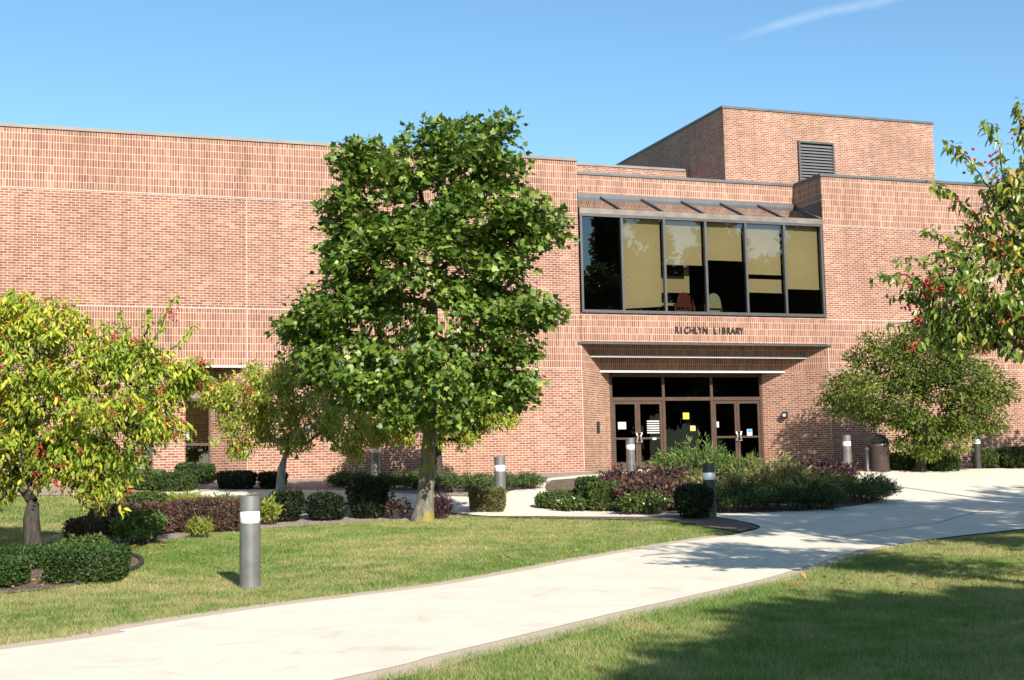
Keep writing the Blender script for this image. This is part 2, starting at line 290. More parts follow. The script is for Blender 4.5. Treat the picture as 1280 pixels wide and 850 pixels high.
M = dict(
    brick=brick_mat('brick_banded'), brick_run=brick_mat('brick_running', False),
    coping_light=pbr('coping_light', (.20, .175, .15), .55, 0, .15, 1.5), coping_dark=pbr('coping_dark', (.11, .105, .105), .5, .3, .2, 2),
    alum=pbr('aluminium_frame', (.105, .097, .095), .42, .5, .12, 3), alum_light=pbr('weathered_aluminium', (.185, .155, .125), .55, .3, .3, 2.2), bronze=pbr('bronze_frame', (.095, .056, .038), .42, .4, .15, 4),
    white=pbr('white_trim', (.56, .52, .48), .5, 0, .06, 4), sealant=pbr('sealant', (.50, .39, .30), .8), flash=pbr('shelf_flashing', (.44, .40, .37), .6, .1),
    glass=glass_mat('tinted_glass', (.42, .41, .35), .06), glass_dark=glass_mat('door_glass', (.13, .135, .15), -.022), glass_slope=glass_mat('sloped_glass', (.26, .225, .18), .20, .06),
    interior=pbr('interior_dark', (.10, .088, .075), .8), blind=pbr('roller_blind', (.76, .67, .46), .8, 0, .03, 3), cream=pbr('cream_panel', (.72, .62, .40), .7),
    roof=pbr('roof_membrane', (.2, .2, .2), .9, 0, .1), soffit=pbr('soffit', (.25, .22, .17), .8), steel=pbr('brushed_steel', (.62, .58, .52), .35, .9),
    louver=pbr('louver_blade', (.17, .165, .17), .5, .4), black=pbr('black_plastic', (.018, .018, .02), .5), letter=pbr('letter_metal', (.035, .03, .028), .45, .5),
    bollard=pbr('bollard_metal', (.21, .20, .188), .42, .5, .2, 5), bollard_dark=pbr('dark_metal_bollard_shade', (.06, .056, .055), .45, .5, .15, 5), lens=pbr('bollard_lens', (.88, .88, .9), .25, 0, .04, 8, coat=.3),
    lawn=lawn_mat(), blade=blade_mat(), path=concrete_mat('concrete', (.65, .58, .46)), border=concrete_mat('aggregate_border', (.47, .37, .28), .22, True), joint=pbr('joint', (.16, .14, .115), .95),
    mulch=mulch_mat('gravel_mulch', [(.16, .11, .085), (.30, .22, .17), (.42, .32, .26), (.22, .16, .13), (.5, .42, .35)]), bark_mulch=mulch_mat('bark_mulch', [(.06, .04, .03), (.12, .08, .055), (.20, .13, .09), (.09, .06, .045)], 22),
    bark=bark_mat('maple_bark', (.07, .062, .048), (.23, .205, .155), 12, (.26, .215, .05)), bark_dark=bark_mat('crab_bark', (.022, .018, .014), (.085, .07, .056), 16), bark_grey=bark_mat('crab_bark_grey', (.16, .14, .115), (.38, .34, .29), 16),
    twig=pbr('twig', (.075, .055, .04), .9),
    maple=leaf_mat('maple_leaf', [(0, (.032, .068, .007)), (.35, (.075, .135, .013)), (.7, (.145, .215, .026)), (.86, (.26, .32, .065)), (1, (.52, .55, .24))], 1.1, .22, .2, .42, .42),
    crab_yellow=leaf_mat('crabapple_leaf_yellowing', [(0, (.08, .14, .014)), (.3, (.18, .26, .026)), (.6, (.33, .38, .04)), (.82, (.56, .50, .06)), (.94, (.66, .46, .07)), (1, (.55, .22, .04))], 1.0, .3, .3),
    crab_mid=leaf_mat('crabapple_leaf_mixed', [(0, (.10, .16, .02)), (.4, (.25, .31, .04)), (.68, (.46, .46, .07)), (.92, (.62, .52, .10)), (1, (.55, .22, .07))], 1.0, .3, .3),
    crab_green=leaf_mat('crabapple_leaf_green', [(0, (.06, .11, .014)), (.4, (.13, .20, .025)), (.7, (.24, .30, .05)), (.86, (.42, .40, .08)), (.94, (.60, .42, .06)), (1, (.6, .18, .05))], 1.0, .25, .3, .35, .5),
    shrub_tree=leaf_mat('shrub_tree_leaf', [(0, (.04, .075, .008)), (.5, (.095, .145, .018)), (.85, (.20, .23, .035)), (1, (.34, .26, .06))], 1.0, .35, .25),
    berry=pbr('berry_red', (.42, .025, .03), .35), flower_white=pbr('white_petal', (.8, .78, .74), .6),
    yew=leaf_mat('yew_leaf', [(0, (.016, .038, .008)), (.5, (.034, .068, .013)), (1, (.075, .115, .028))], 2, .25, .12), shaded_yew=leaf_mat('yew_leaf_painted_shade', [(0, (.006, .012, .004)), (.5, (.013, .024, .008)), (1, (.03, .042, .014))], 2, .25, .08), yew_light=leaf_mat('boxwood_leaf', [(0, (.03, .055, .012)), (.5, (.065, .10, .02)), (1, (.13, .16, .04))], 2, .25, .15),  # the darkest yew has tree shade painted into its leaf colour
    olive=leaf_mat('olive_hedge_leaf', [(0, (.05, .055, .016)), (.5, (.11, .115, .035)), (1, (.20, .17, .06))], 2, .25, .15),
    barberry=leaf_mat('barberry_leaf', [(0, (.045, .026, .020)), (.5, (.10, .056, .040)), (.85, (.155, .085, .055)), (1, (.16, .15, .06))], 2, .3, .15), purple=leaf_mat('purple_leaf', [(0, (.03, .013, .018)), (.6, (.07, .026, .034)), (1, (.125, .055, .06))], 2, .3, .15),
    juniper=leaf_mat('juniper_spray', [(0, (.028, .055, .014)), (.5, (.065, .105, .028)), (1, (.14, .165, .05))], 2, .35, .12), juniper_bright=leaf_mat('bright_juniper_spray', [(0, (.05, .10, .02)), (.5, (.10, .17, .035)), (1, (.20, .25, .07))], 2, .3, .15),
    meadow=leaf_mat('meadow_plant', [(0, (.07, .085, .022)), (.4, (.16, .17, .05)), (.75, (.30, .27, .10)), (1, (.42, .30, .17))], 3, .3, .2), lime=leaf_mat('lime_leaf', [(0, (.12, .17, .02)), (.6, (.24, .27, .04)), (1, (.38, .36, .08))], 2, .3, .25),
    bluegreen=leaf_mat('reflected_tree_leaf', [(0, (.03, .05, .014)), (1, (.10, .12, .035))], .4, .4, .4), dry=leaf_mat('dry_leaf', [(0, (.22, .08, .03)), (.5, (.38, .16, .05)), (1, (.5, .30, .12))], 1, .1, .1),
    trash=pbr('trash_brown', (.045, .028, .023), .6, 0, .2, 5, .2, 40), trash_dome=pbr('trash_dome', (.10, .085, .08), .3, .3), paper=pbr('paper', (.55, .53, .48), .8), yellow=pbr('yellow_paper', (.75, .52, .05), .7), orange=pbr('orange_paper', (.75, .42, .14), .7), blue=pbr('blue_sticker', (.06, .25, .6), .5), whitep=pbr('white_paper', (.8, .8, .8), .7),
    maroon=pbr('maroon_fabric', (.17, .045, .04), .8), pale=pbr('pale_fabric', (.50, .55, .42), .8), wood=pbr('chair_wood', (.16, .08, .04), .6), lamp_lens=pbr('lamp_lens', (.5, .5, .5), .3), edging=pbr('edging', (.03, .025, .022), .7),
)

# ------------------------------------------------------------------ ground sheets
def ground():
    xs = np.concatenate([[-400, -150], np.arange(-80, 81, 8.), [150, 400]]); ys = np.concatenate([[-400, -150], YB, [20, 60, 400.]]); zs = np.concatenate([[YZ[0]]*2, YZ, [YZ[-1]]*3])
    V = [(x, y, z) for y, z in zip(ys, zs) for x in xs]; n = len(xs)
    F = [(j*n+i, j*n+i+1, (j+1)*n+i+1, (j+1)*n+i) for j in range(len(ys)-1) for i in range(n-1)]
    o = tri_mesh('ground', V, F, M['lawn']); return tag(o, kind='structure')
ground()
def sheet(name, poly, m, off):
    bm = bmesh.new(); vs = [bm.verts.new((x, y, 0)) for x, y in poly]; fc = bm.faces.new(vs)
    bmesh.ops.triangulate(bm, faces=[fc])
    for y in YB:
        bmesh.ops.bisect_plane(bm, geom=bm.verts[:]+bm.edges[:]+bm.faces[:], plane_co=(0, y, 0), plane_no=(0, 1, 0))
    for v in bm.verts: v.co.z = float(f(v.co.y)) + off
    for fa in bm.faces:
        if fa.normal.z < 0: fa.normal_flip()
    bmesh.ops.recalc_face_normals(bm, faces=bm.faces)
    bm.normal_update()
    if sum(fa.normal.z for fa in bm.faces) < 0: bmesh.ops.reverse_faces(bm, faces=bm.faces)
    me = bpy.data.meshes.new(name); bm.to_mesh(me); bm.free(); me.materials.append(m)
    return tag(link(bpy.data.objects.new(name, me)), kind='structure')
def smooth(pts, n=8):
    pts = [np.array(p, float) for p in pts]; out = []
    for i in range(len(pts)-1):
        p0 = pts[max(i-1, 0)]; p1 = pts[i]; p2 = pts[i+1]; p3 = pts[min(i+2, len(pts)-1)]
        for k in range(n):
            t = k/n; out.append(.5*((2*p1)+(-p0+p2)*t+(2*p0-5*p1+4*p2-p3)*t*t+(-p0+3*p1-3*p2+p3)*t**3))
    out.append(pts[-1]); return [(float(q[0]), float(q[1])) for q in out]

# main walk: upper (lawn side) and lower (near lawn) edges
up = smooth([(-24, -27.6), GX(0, 815), GX(160, 788), GX(320, 763), GX(430, 749), GX(560, 732), GX(700, 706.5), GX(830, 683), GX(915, 670)], 6)
lo = smooth([(-17.5, -29.0), GX(430, 850), GX(540, 823), GX(650, 797), GX(760, 770), GX(880, 743), GX(960, 724), GX(1010, 709), GX(1070, 691), GX(1150, 677), GX(1280, 662), (6.5, -15.2), (24, -11.5)], 6)
# beyond the tip of the lawn the paving turns left behind the planting and runs up to the door
tip = smooth([GX(915, 670), GX(950, 661), GX(935, 654), GX(890, 646.5), GX(845, 645.5), (-3.6, -11.9), (-5.2, -10.75), (-6.4, -9.75), (-7.3, -8.3), (-8.6, -6.6), (-10.4, -5.4), (-12.2, -4.6), (-12.6, -3.6)], 5)
back = smooth([(-11.0, -3.0), (-9.4, -3.7), (-7.6, -4.6), (-6.2, -6.0), (-5.0, -6.4), (-3.9, -5.1), (-2.9, -3.3), (-1.4, -1.9), (.4, -1.05), (1.4, -.6)], 5)
front_door = [(1.5, 1.6), (6.9, 1.6), (7.4, .6)]
plaza_r = smooth([(7.4, .6), (7.9, -1.9), (9.6, -2.6), (12.5, -3.0), (16, -3.3), (24, -4)], 5)
allp = up + tip[1:] + back + front_door + plaza_r[1:] + list(reversed(lo))
sheet('concrete_walk', allp, M['path'], .0165)
def offset_curve(c, d):
    c = np.array(c); t = np.gradient(c, axis=0); t /= np.linalg.norm(t, axis=1)[:, None]+1e-9; n = np.stack([-t[:, 1], t[:, 0]], 1); return c + n*d
def ribbon(name, c, w0, w1, m, off):
    a = offset_curve(c, w0); b = offset_curve(c, w1); return sheet(name, [tuple(q) for q in a]+[tuple(q) for q in b[::-1]], m, off)
ribbon('path_border', up, -.2, .30, M['border'], .012)
ribbon('path_border', lo[:55], -.34, .2, M['border'], .012)
# scored joints across the walk
def path_joint(a, b, w=.018):
    a = np.array(a); b = np.array(b); d = (b-a)/np.linalg.norm(b-a); n = np.array([-d[1], d[0]])*w/2
    sheet('path_joint', [tuple(a-n), tuple(b-n), tuple(b+n), tuple(a+n)], M['joint'], .0205)
path_joint(GX(1170, 655), GX(1250, 634), .025); path_joint(GX(1050, 672), GX(1170, 655), .02)
path_joint((8.2, -4.4), (16, -6.4)); 

# planting island, beds
isl = [(-2.2, -3.1), (-1.2, -2.6), (.4, -1.9), (1.4, -1.5), (2.6, -1.8), (4.6, -2.2), (5.6, -3.1), (6.0, -4.4), (5.6, -6.6), (4.4, -8.5), (2.9, -10.0), (1.4, -11.0), (-.6, -11.6), (-2.4, -11.0), (-3.4, -9.6), (-3.6, -7.4), (-3.1, -5.0)]
sheet('island_bed', smooth(isl+[isl[0]], 3)[:-1], M['bark_mulch'], .030)
tipbed = [GX(948, 661.5), GX(925, 667), GX(880, 660), GX(835, 652), (-4.0, -12.5), (-5.3, -11.2), (-6.4, -10.1), (-5.3, -10.62), (-3.6, -11.75), GX(846, 646), GX(890, 647), GX(933, 655)]
sheet('lawn_tip_bed', tipbed, M['bark_mulch'], .032)
bed1 = [(-7.0, -9.6), (-6.6, -10.1), (-8.4, -10.2), (-9.6, -10.45), (-10.9, -10.9), (-12.0, -11.8), (-12.9, -13.1), (-13.5, -12.4), (-13.2, -10.2), (-11.6, -8.2), (-10.5, -6.6), (-8.8, -6.75), (-7.5, -8.4)]
sheet('shrub_bed', bed1, M['mulch'], .012)
sheet('tree_bed', [(-10.4, -5.45), (-8.7, -6.7), (-10.6, -6.7), (-11.4, -5.0), (-12.6, -4.0), (-16, -3.2), (-16, -1.6), (-12.8, -2.2), (-12.3, -4.4)], M['mulch'], .0215)
sheet('wall_bed', [(-16, -1.6), (-12.4, -2.0), (-11.2, -2.2), (-11.0, -2.9), (-9.4, -3.6), (-7.6, -4.5), (-6.2, -5.9), (-5.0, -6.3), (-3.95, -5.0), (-2.95, -3.2), (-1.45, -1.8), (.2, -.95), (0, .05), (-9.7, .05), (-16, .05)], M['mulch'], .008)
bed2 = smooth([(-17.5, -15.6), (-15.6, -14.6), (-14.3, -14.4), (-13.45, -15.0), (-13.25, -16.0), (-13.5, -17.3), (-14.4, -18.6), (-15.6, -18.9), (-17.5, -18.5)], 4)
sheet('crabapple_bed', bed2, M['bark_mulch'], .012)
sheet('right_bed', [(8.5, .05), (7.9, -1.8), (9.6, -2.5), (12.5, -2.9), (16, -3.2), (24, -3.9), (24, .05)], M['bark_mulch'], .012)
sheet('mow_strip', [GX(-20, 690), GX(70, 669), GX(120, 655), GX(125, 659), GX(78, 675), GX(-20, 697)], M['border'], .006)
m = MB(); edge = [p for p in bed2 if p[0] > -14.2 and p[1] < -14.6]
m.tube([(x, y, f(y)+.03) for x, y in edge], [.035]*len(edge), 6); o = m.build('bed_edging', M['edging'])
tag(o, 'black plastic edging strip curving round the mulch bed of the big left crabapple', 'edging')

# ------------------------------------------------------------------ the library building
B = empty('library_building', (0, 0, 0)); tag(B, 'two storey red brick library with banded walls, ribbon window and recessed glass entrance', 'building')
TOP = 9.12
def wall_quad(mb, x0, x1, z0, z1, y=0.0): mb.poly([(x0, y, z0), (x1, y, z0), (x1, y, z1), (x0, y, z1)])
def wall_side(mb, x, y0, y1, z0, z1, flip=False):
    p = [(x, y0, z0), (x, y1, z0), (x, y1, z1), (x, y0, z1)]; u = [(y0+.1, z0), (y1+.1, z0), (y1+.1, z1), (y0+.1, z1)]
    if flip: p, u = p[::-1], u[::-1]
    mb.poly(p, u)
def wall_diag(mb, a, b, z0, z1):
    l = math.dist(a, b); mb.poly([(*a, z0), (*b, z0), (*b, z1), (*a, z1)], [(a[0], z0), (a[0]+l, z0), (a[0]+l, z1), (a[0], z1)])
ZB = -.6
XL = -40.; WX0, WX1, WZ1 = -12.66, -12.12, 2.20; RX0, RX1, RD = -11.29, -9.69, .86
w = MB()
wall_quad(w, XL, 0, 2.95, TOP); wall_quad(w, XL, WX0, ZB, 2.95); wall_quad(w, WX0, WX1, WZ1, 2.95); wall_quad(w, WX0, WX1, ZB, -.02); wall_quad(w, WX1, RX0, ZB, 2.95); wall_quad(w, RX1, 0, ZB, 2.95)
wall_side(w, WX0, 0, .15, -.02, WZ1, True); wall_side(w, WX1, 0, .15, -.02, WZ1); wall_side(w, RX0, 0, RD, ZB, 2.95, True)
wall_diag(w, (RX1-RD, RD), (RX1, 0), ZB, 2.95); w.poly([(RX0-.25, RD, 2.48), (RX1-RD, RD, 2.48), (RX1-RD, RD, 2.95), (RX0-.25, RD, 2.95)])
wall_side(w, 0, 0, 9, 4.55, TOP)
w.build('wall', M['brick'], B)
w = MB(); w.box(RX0-.3, RX1, .002, RD+.2, 2.952, 2.99); w.build('recess_soffit', M['soffit'], B)
# right wing
w = MB(); XR = 8.385; XE = 40.
wall_quad(w, XR, XE, ZB, TOP); wall_side(w, XR, 1.6, 0, 4.55, TOP); wall_side(w, XE, 0, 14, ZB, TOP)
w.build('wall', M['brick'], B)
# splayed entrance walls
ED = 1.53; EX0, EX1 = 1.53, XR-1.53+.0
w = MB(); wall_diag(w, (0, 0), (EX0, ED), ZB, 4.55); w.build('entrance_splay', M['brick'], B)
w = MB(); wall_diag(w, (EX1, ED), (XR, 0), ZB, 4.55); w.build('entrance_splay', M['brick'], B)
# stepped fascias over the door
FA = ((0.0, 3.70, 4.57, .02, XR-.02), (.50, 3.345, 3.70, .50, XR-.50), (1.02, 2.925, 3.345, 1.02, XR-1.02))
for y, z0, z1, x0, x1 in FA:
    w = MB(); wall_quad(w, x0, x1, z0+.03, z1, y); w.build('fascia', M['brick'], B)
    s = MB(); s.box(x0-.0, x1, y+.004, (y+.52 if y < 1 else ED+.3), z0+.032, z0+.05); s.build('soffit', M['soffit'], B)
t = MB(); t.box(-.10, XR+.10, -.045, .06, 3.655, 3.71); t.build('fascia_trim', M['alum'], B)
for y, z, x0, x1 in ((.50, 3.335, .48, XR-.48), (1.02, 2.915, 1.0, XR-1.0)):
    t = MB(); t.box(x0, x1, y-.035, y+.10, z-.024, z+.032); t.build('fascia_trim', M['white'], B)
# copings
def coping(x0, x1, y0, y1, z, m, h=.09): c = MB(); c.box(x0, x1, y0, y1, z-.01, z-.01+h); return c.build('coping', m, B)
coping(XL, .03, -.035, .32, TOP, M['coping_light']); coping(-.29, .03, .321, 9, TOP, M['coping_light'])
coping(XR-.035, XE, -.035, .32, TOP, M['coping_dark']); coping(XR-.035, XR+.30, .321, 1.9, TOP, M['coping_dark'])
coping(-.28, XR-.036, 1.565, 1.93, TOP+.0, M['coping_dark'], .085)
# set back parapet above the ribbon window
w = MB(); wall_quad(w, 0, XR, 7.9, TOP, 1.6); w.build('parapet', M['brick'], B)
# back parapet, penthouse
PX0, PX1, PY, PZ = 8.28, 17.42, 6.0, 12.96
w = MB(); wall_quad(w, -22, 8.26, 8.9, 11.2, 8.75); w.build('parapet', M['brick_run'], B)
coping(-22, 8.27, 8.71, 9.1, 11.2, M['coping_light'])
w = MB(); wall_quad(w, PX0, PX1, 8.8, PZ, PY); wall_side(w, PX0, 24, PY, 8.8, PZ); wall_side(w, PX1, PY, 24, 8.8, PZ); wall_quad(w, PX1, PX0, 8.8, PZ, 24); w.build('penthouse_wall', M['brick_run'], B)
coping(PX0-.04, PX1+.04, PY-.04, 24.04, PZ, M['coping_dark'])
r = MB(); r.box(XL, -.02, .33, 24, 8.6, 8.72); r.box(-.02, XE, 1.95, 24, 8.60, 8.72); r.build('roof', M['roof'], B)
lv = MB(); LX0, LX1, LZ0, LZ1 = 11.36, 12.85, 10.1, 11.86
lv.box(LX0, LX1, PY-.012, PY-.004, LZ0, LZ1); lo_ = lv.build('louver', M['black'], B)
k = MB()
for i in range(15):
    z = LZ0+.02+i*(LZ1-LZ0-.06)/15; k.poly([(LX0+.05, PY-.09, z), (LX1-.05, PY-.09, z), (LX1-.05, PY-.02, z+.085), (LX0+.05, PY-.02, z+.085)]); k.box(LX0+.05, LX1-.05, PY-.098, PY-.086, z-.014, z+.012)
k.build('blades', M['louver'], lo_)
k = MB(); k.box(LX0-.02, LX0+.05, PY-.11, PY-.0, LZ0, LZ1+.05); k.box(LX1-.05, LX1+.02, PY-.11, PY-.0, LZ0, LZ1+.05); k.box(LX0+.051, LX1-.051, PY-.11, PY-.0, LZ1-.02, LZ1+.05); k.build('frame', M['alum'], lo_)
# control joints and shelf flashings, a hair proud of the brick
def strip(name, x0, x1, z0, z1, m, y=-.004): k = MB(); k.box(x0, x1, y, .002, z0, z1); k.build(name, m, B)
strip('control_joint', -9.70, -9.68, 0, 2.94, M['sealant']); strip('control_joint', -9.70, -9.68, 2.97, 7.53, M['sealant']); strip('control_joint', -.012, .012, .0, 3.6, M['sealant']); strip('control_joint', XR-.012, XR+.012, .0, 3.6, M['sealant'])
for z in (2.945, 4.505, 7.545):
    if z < 3: strip('shelf_flashing', XL, RX0, z-.010, z+.010, M['flash']); strip('shelf_flashing', RX0, RX1, z-.03, z+.03, M['white'], -.012); strip('shelf_flashing', RX1, -.02, z-.010, z+.010, M['flash'])
    else: strip('shelf_flashing', XL, -.01, z-.009, z+.009, M['flash'])
    strip('shelf_flashing', XR+.02, XE, z-.009, z+.009, M['flash'])

# ribbon window: six panes, frame, blinds, sloped glazing
WA, WB, WZ0, WZT = .05, 8.34, 4.60, 7.52
RW = empty('ribbon_window'); RW.parent = B
k = MB(); mul = [WA, 1.40, 2.80, 4.20, 5.59, 6.96, WB]
for i, x in enumerate(mul):
    h = .035
    a, b = (x, x+.07) if i == 0 else ((x-.07, x) if i == 6 else (x-h, x+h)); k.box(a, b, -.035, .085, WZ0+.071, WZT-.051)
k.box(WA-.01, WB+.01, -.055, .085, WZ0-.02, WZ0+.07); k.box(WA-.01, WB+.01, -.04, .085, WZT-.05, WZT+.02); k.build('frame', M['alum'], RW)
k = MB(); k.box(WA-.01, WB+.01, -.05, .09, WZT+.022, WZT+.19); k.build('head_beam', M['alum_light'], RW)
for i in range(6):
    k = MB(); x0, x1 = mul[i]+.036, mul[i+1]-.036
    k.poly([(x0, .03, WZ0+.06), (x1, .03, WZ0+.06), (x1, .03, WZT-.04), (x0, .03, WZT-.04)]); k.build('pane', M['glass'], RW)
blz = {1: [(4.74, 7.5)], 2: [(6.15, 7.5)], 3: [(6.33, 7.5)], 4: [(5.93, 7.5), (5.36, 5.76)], 5: [(5.50, 7.5)]}
for i, zz in blz.items():
    for z0, z1 in zz:
        k = MB(); x0, x1 = mul[i]+.06, mul[i+1]-.06; nz = 14
        dz = .09 if (i == 1) else .0
        k.poly([(x0, .17, z0), (x1, .17, z0+dz), (x1, .17, z1), (x0, .17, z1)]); k.poly([(x0, .176, z0), (x1, .176, z0+dz), (x1, .176, z1), (x0, .176, z1)][::-1])
        k.box(x0, x1, .155, .19, z0-.03, z0-.001) if dz == 0 else None
        k.build('blind', M['blind'], RW)
# sloped glazing
SL = empty('sloped_glazing'); SL.parent = B
A0, A1 = (.02, WZT+.195), (1.56, 8.40)
k = MB(); k.poly([(WA, A0[0], A0[1]), (WB, A0[0], A0[1]), (WB, A1[0], A1[1]), (WA, A1[0], A1[1])]); k.build('pane', M['glass_slope'], SL)
for x in mul:
    k = MB(); k.tube([(x, A0[0]-.01, A0[1]+.02), (x, A1[0], A1[1]+.02)], [.035, .035], 4); k.build('rafter', M['alum'], SL)
k = MB(); k.box(.01, XR-.01, 1.50, 1.595, 8.36, 8.50); k.build('head_flashing', M['coping_dark'], SL)
# upstairs room (seen through the glass)
def room(name, x0, x1, y0, y1, z0, z1, m):
    k = MB(); k.poly([(x0, y1, z0), (x1, y1, z0), (x1, y1, z1), (x0, y1, z1)]); k.poly([(x0, y0, z0), (x0, y1, z0), (x0, y1, z1), (x0, y0, z1)]); k.poly([(x1, y0, z0), (x1, y1, z0), (x1, y1, z1), (x1, y0, z1)])
    k.poly([(x0, y0, z0), (x1, y0, z0), (x1, y1, z0), (x0, y1, z0)]); return k
k = room('r', .03, XR-.03, .03, 7.5, 4.30, 8.3, None); k.poly([(.03, 1.57, 7.86), (XR-.03, 1.57, 7.86), (XR-.03, 7.5, 7.86), (.03, 7.5, 7.86)]); k.build('interior_wall', M['interior'], B)
k = MB(); k.box(.03, XR-.03, .06, .10, 4.3, 4.575); k.box(.03, XR-.03, 1.52, 1.58, 7.86, 8.35); k.build('interior_wall', M['interior'], B)
def chair(x, y, m, label, w=.5):
    c = empty('reading_chair', (x, y, 4.302)); tag(c, label, 'chair')
    k = MB(); n = 14; R = w/2
    pr = [(-R, .55), *[(-R*math.cos(math.pi*i/n), .72+.30*math.sin(math.pi*i/n)) for i in range(n+1)], (R, .55)]
    k.poly([(a, -.30, b) for a, b in pr]); k.poly([(a, -.24, b) for a, b in pr][::-1])
    for i in range(len(pr)):
        a, b = pr[i], pr[(i+1) % len(pr)]; k.poly([(a[0], -.30, a[1]), (a[0], -.24, a[1]), (b[0], -.24, b[1]), (b[0], -.30, b[1])])
    k.build('backrest', m, c)
    k = MB(); k.box(-R, R, -.23, .25, .42, .50); k.build('seat', m, c, .03)
    for sx in (-1, 1):
        for sy in (-.26, .2):
            k = MB(); k.tube([(sx*(R-.03), sy, 0), (sx*(R-.03), sy, .42)], [.02, .02], 6); k.build('leg', M['wood'], c)
        k = MB(); k.box(sx*R*1.16-.03, sx*R*1.16+.03, -.25, .2, .62, .68); k.box(sx*R*1.16-.03, sx*R*1.16+.03, -.25, -.19, .3, .619); k.build('armrest', M['wood'], c)
chair(3.62, .75, M['maroon'], 'maroon round backed chair behind the third pane of the upper window', .44); chair(4.05-.02, 1.25, M['maroon'], 'maroon chair further back, right of another maroon chair behind the upper window', .40); chair(4.66, .75, M['pale'], 'pale green round backed chair behind the fourth pane of the upper window', .48)
pn = empty('study_partition', (3.28, .58, 4.302)); tag(pn, 'cream study partition with a dark inset standing in the room behind the third upper pane', 'partition')
k = MB(); k.box(-.9, .62, 0, .05, 1.02, 1.45); k.box(.45, .62, 0, .05, 1.451, 1.95); k.box(-.9, .449, 0, .05, 1.86, 1.95); k.box(-.9, .62, 0, .05, .62, .70); k.build('panel', M['cream'], pn)
k = MB(); k.box(-.9, .44, .02, .03, 1.452, 1.858); k.build('inset', M['black'], pn)
for x in (-.86, .56):
    k = MB(); k.tube([(x, .06, 0), (x, .06, 1.0)], [.025, .025], 6); k.build('leg', M['black'], pn)
# library name, single metal letters
S = empty('library_lettering', (3.02, -.03, 4.01)); tag(S, 'dark metal letters reading RICHLYN LIBRARY across the brick band over the entrance', 'sign')
pos = dict(zip(range(15), [3.05, 3.24, 3.36, 3.535, 3.71, 3.835, 3.985, 0, 4.35, 4.54, 4.64, 4.80, 4.945, 5.11, 5.25]))
for i, ch in enumerate('RICHLYN LIBRARY'):
    if ch == ' ': continue
    cu = bpy.data.curves.new('letter', 'FONT'); cu.body = ch; cu.size = .335; cu.extrude = .014; cu.offset = .003
    ob = bpy.data.objects.new('tmp', cu); COL.objects.link(ob); dg = bpy.context.evaluated_depsgraph_get(); me = bpy.data.meshes.new_from_object(ob.evaluated_get(dg)); bpy.data.objects.remove(ob)
    me.materials.clear(); me.materials.append(M['letter']); lo_ = bpy.data.objects.new('letter', me); link(lo_, S)
    lo_.matrix_parent_inverse = Matrix.Identity(4); lo_.location = (pos[i]-3.02, 0, 0); lo_.rotation_euler = (math.pi/2, 0, 0); lo_.scale = (.70, .86, 1)

# entrance storefront
SF = empty('entrance_storefront'); SF.parent = B
ST = 2.86
X = [EX0, 2.46, 3.36, 5.04, 5.93, EX1]
k = MB()
k.box(X[0], X[0]+.09, ED-.0, ED+.11, -.08, ST); k.box(X[5]-.09, X[5], ED, ED+.11, -.08, ST)
for x in (X[2], X[3]): k.box(x-.05, x+.05, ED, ED+.11, -.08, 2.05); k.box(x-.045, x+.045, ED, ED+.11, 2.161, ST-.07)
k.box(X[0]+.091, X[5]-.091, ED-.005, ED+.11, 2.051, 2.16); k.box(X[0]+.091, X[5]-.091, ED, ED+.11, ST-.069, ST+.05); k.build('frame', M['bronze'], SF)
for a, b in ((X[0]+.09, X[2]-.045), (X[2]+.045, X[3]-.045), (X[3]+.045, X[5]-.09)):
    k = MB(); k.poly([(a, ED+.05, 2.15), (b, ED+.05, 2.15), (b, ED+.05, ST-.06), (a, ED+.05, ST-.06)]); k.build('transom_pane', M['glass_dark'], SF)
k = MB(); k.poly([(X[2]+.05, ED+.05, -.05), (X[3]-.05, ED+.05, -.05), (X[3]-.05, ED+.05, 2.06), (X[2]+.05, ED+.05, 2.06)]); mid = k.build('fixed_pane', M['glass_dark'], SF)
def paper(x0, x1, z0, z1, m, par, name='notice', y=ED+.045): k = MB(); k.box(x0, x1, y-.006, y-.002, z0, z1); return k.build(name, m, par)
paper(4.03, 4.24, 1.47, 1.67, M['yellow'], mid); paper(4.27, 4.45, 1.10, 1.26, M['orange'], mid)
def door(x0, x1, hs):
    k = MB(); s = .085
    k.box(x0, x0+s, ED+.02, ED+.07, -.04, 2.04); k.box(x1-s, x1, ED+.02, ED+.07, -.04, 2.04); k.box(x0+s+.001, x1-s-.001, ED+.02, ED+.07, 1.95, 2.04); k.box(x0+s+.001, x1-s-.001, ED+.02, ED+.07, -.04, .16); k.box(x0+s+.001, x1-s-.001, ED+.025, ED+.065, .86, .92)
    d = k.build('entrance_door', M['bronze'], B)
    k = MB(); k.poly([(x0+s-.01, ED+.045, .15), (x1-s+.01, ED+.045, .15), (x1-s+.01, ED+.045, 1.96), (x0+s-.01, ED+.045, 1.96)]); k.build('pane', M['glass_dark'], d)
    hx = x1-.045 if hs > 0 else x0+.045; q = -hs
    k = MB(); k.tube([(hx-q*.02, ED-.02, 1.06), (hx+q*.05, ED-.05, 1.05), (hx+q*.005, ED-.06, .95), (hx+q*.005, ED-.06, .88), (hx+q*.055, ED-.05, .78), (hx-q*.02, ED-.02, .77)], [.026]*6, 8); k.build('handle', M['steel'], d)
    return d
d1 = door(X[0]+.095, X[1]-.004, 1); d2 = door(X[1]+.004, X[2]-.055, -1); d3 = door(X[3]+.055, X[4]-.004, 1); d4 = door(X[4]+.004, X[5]-.095, -1)
paper(1.80, 2.07, 1.18, 1.40, M['paper'], d1, 'notice', ED+.044); 
k = MB()
for i in range(6): k.box(2.78, 3.20, ED+.036, ED+.041, 1.04+i*.072, 1.075+i*.072)
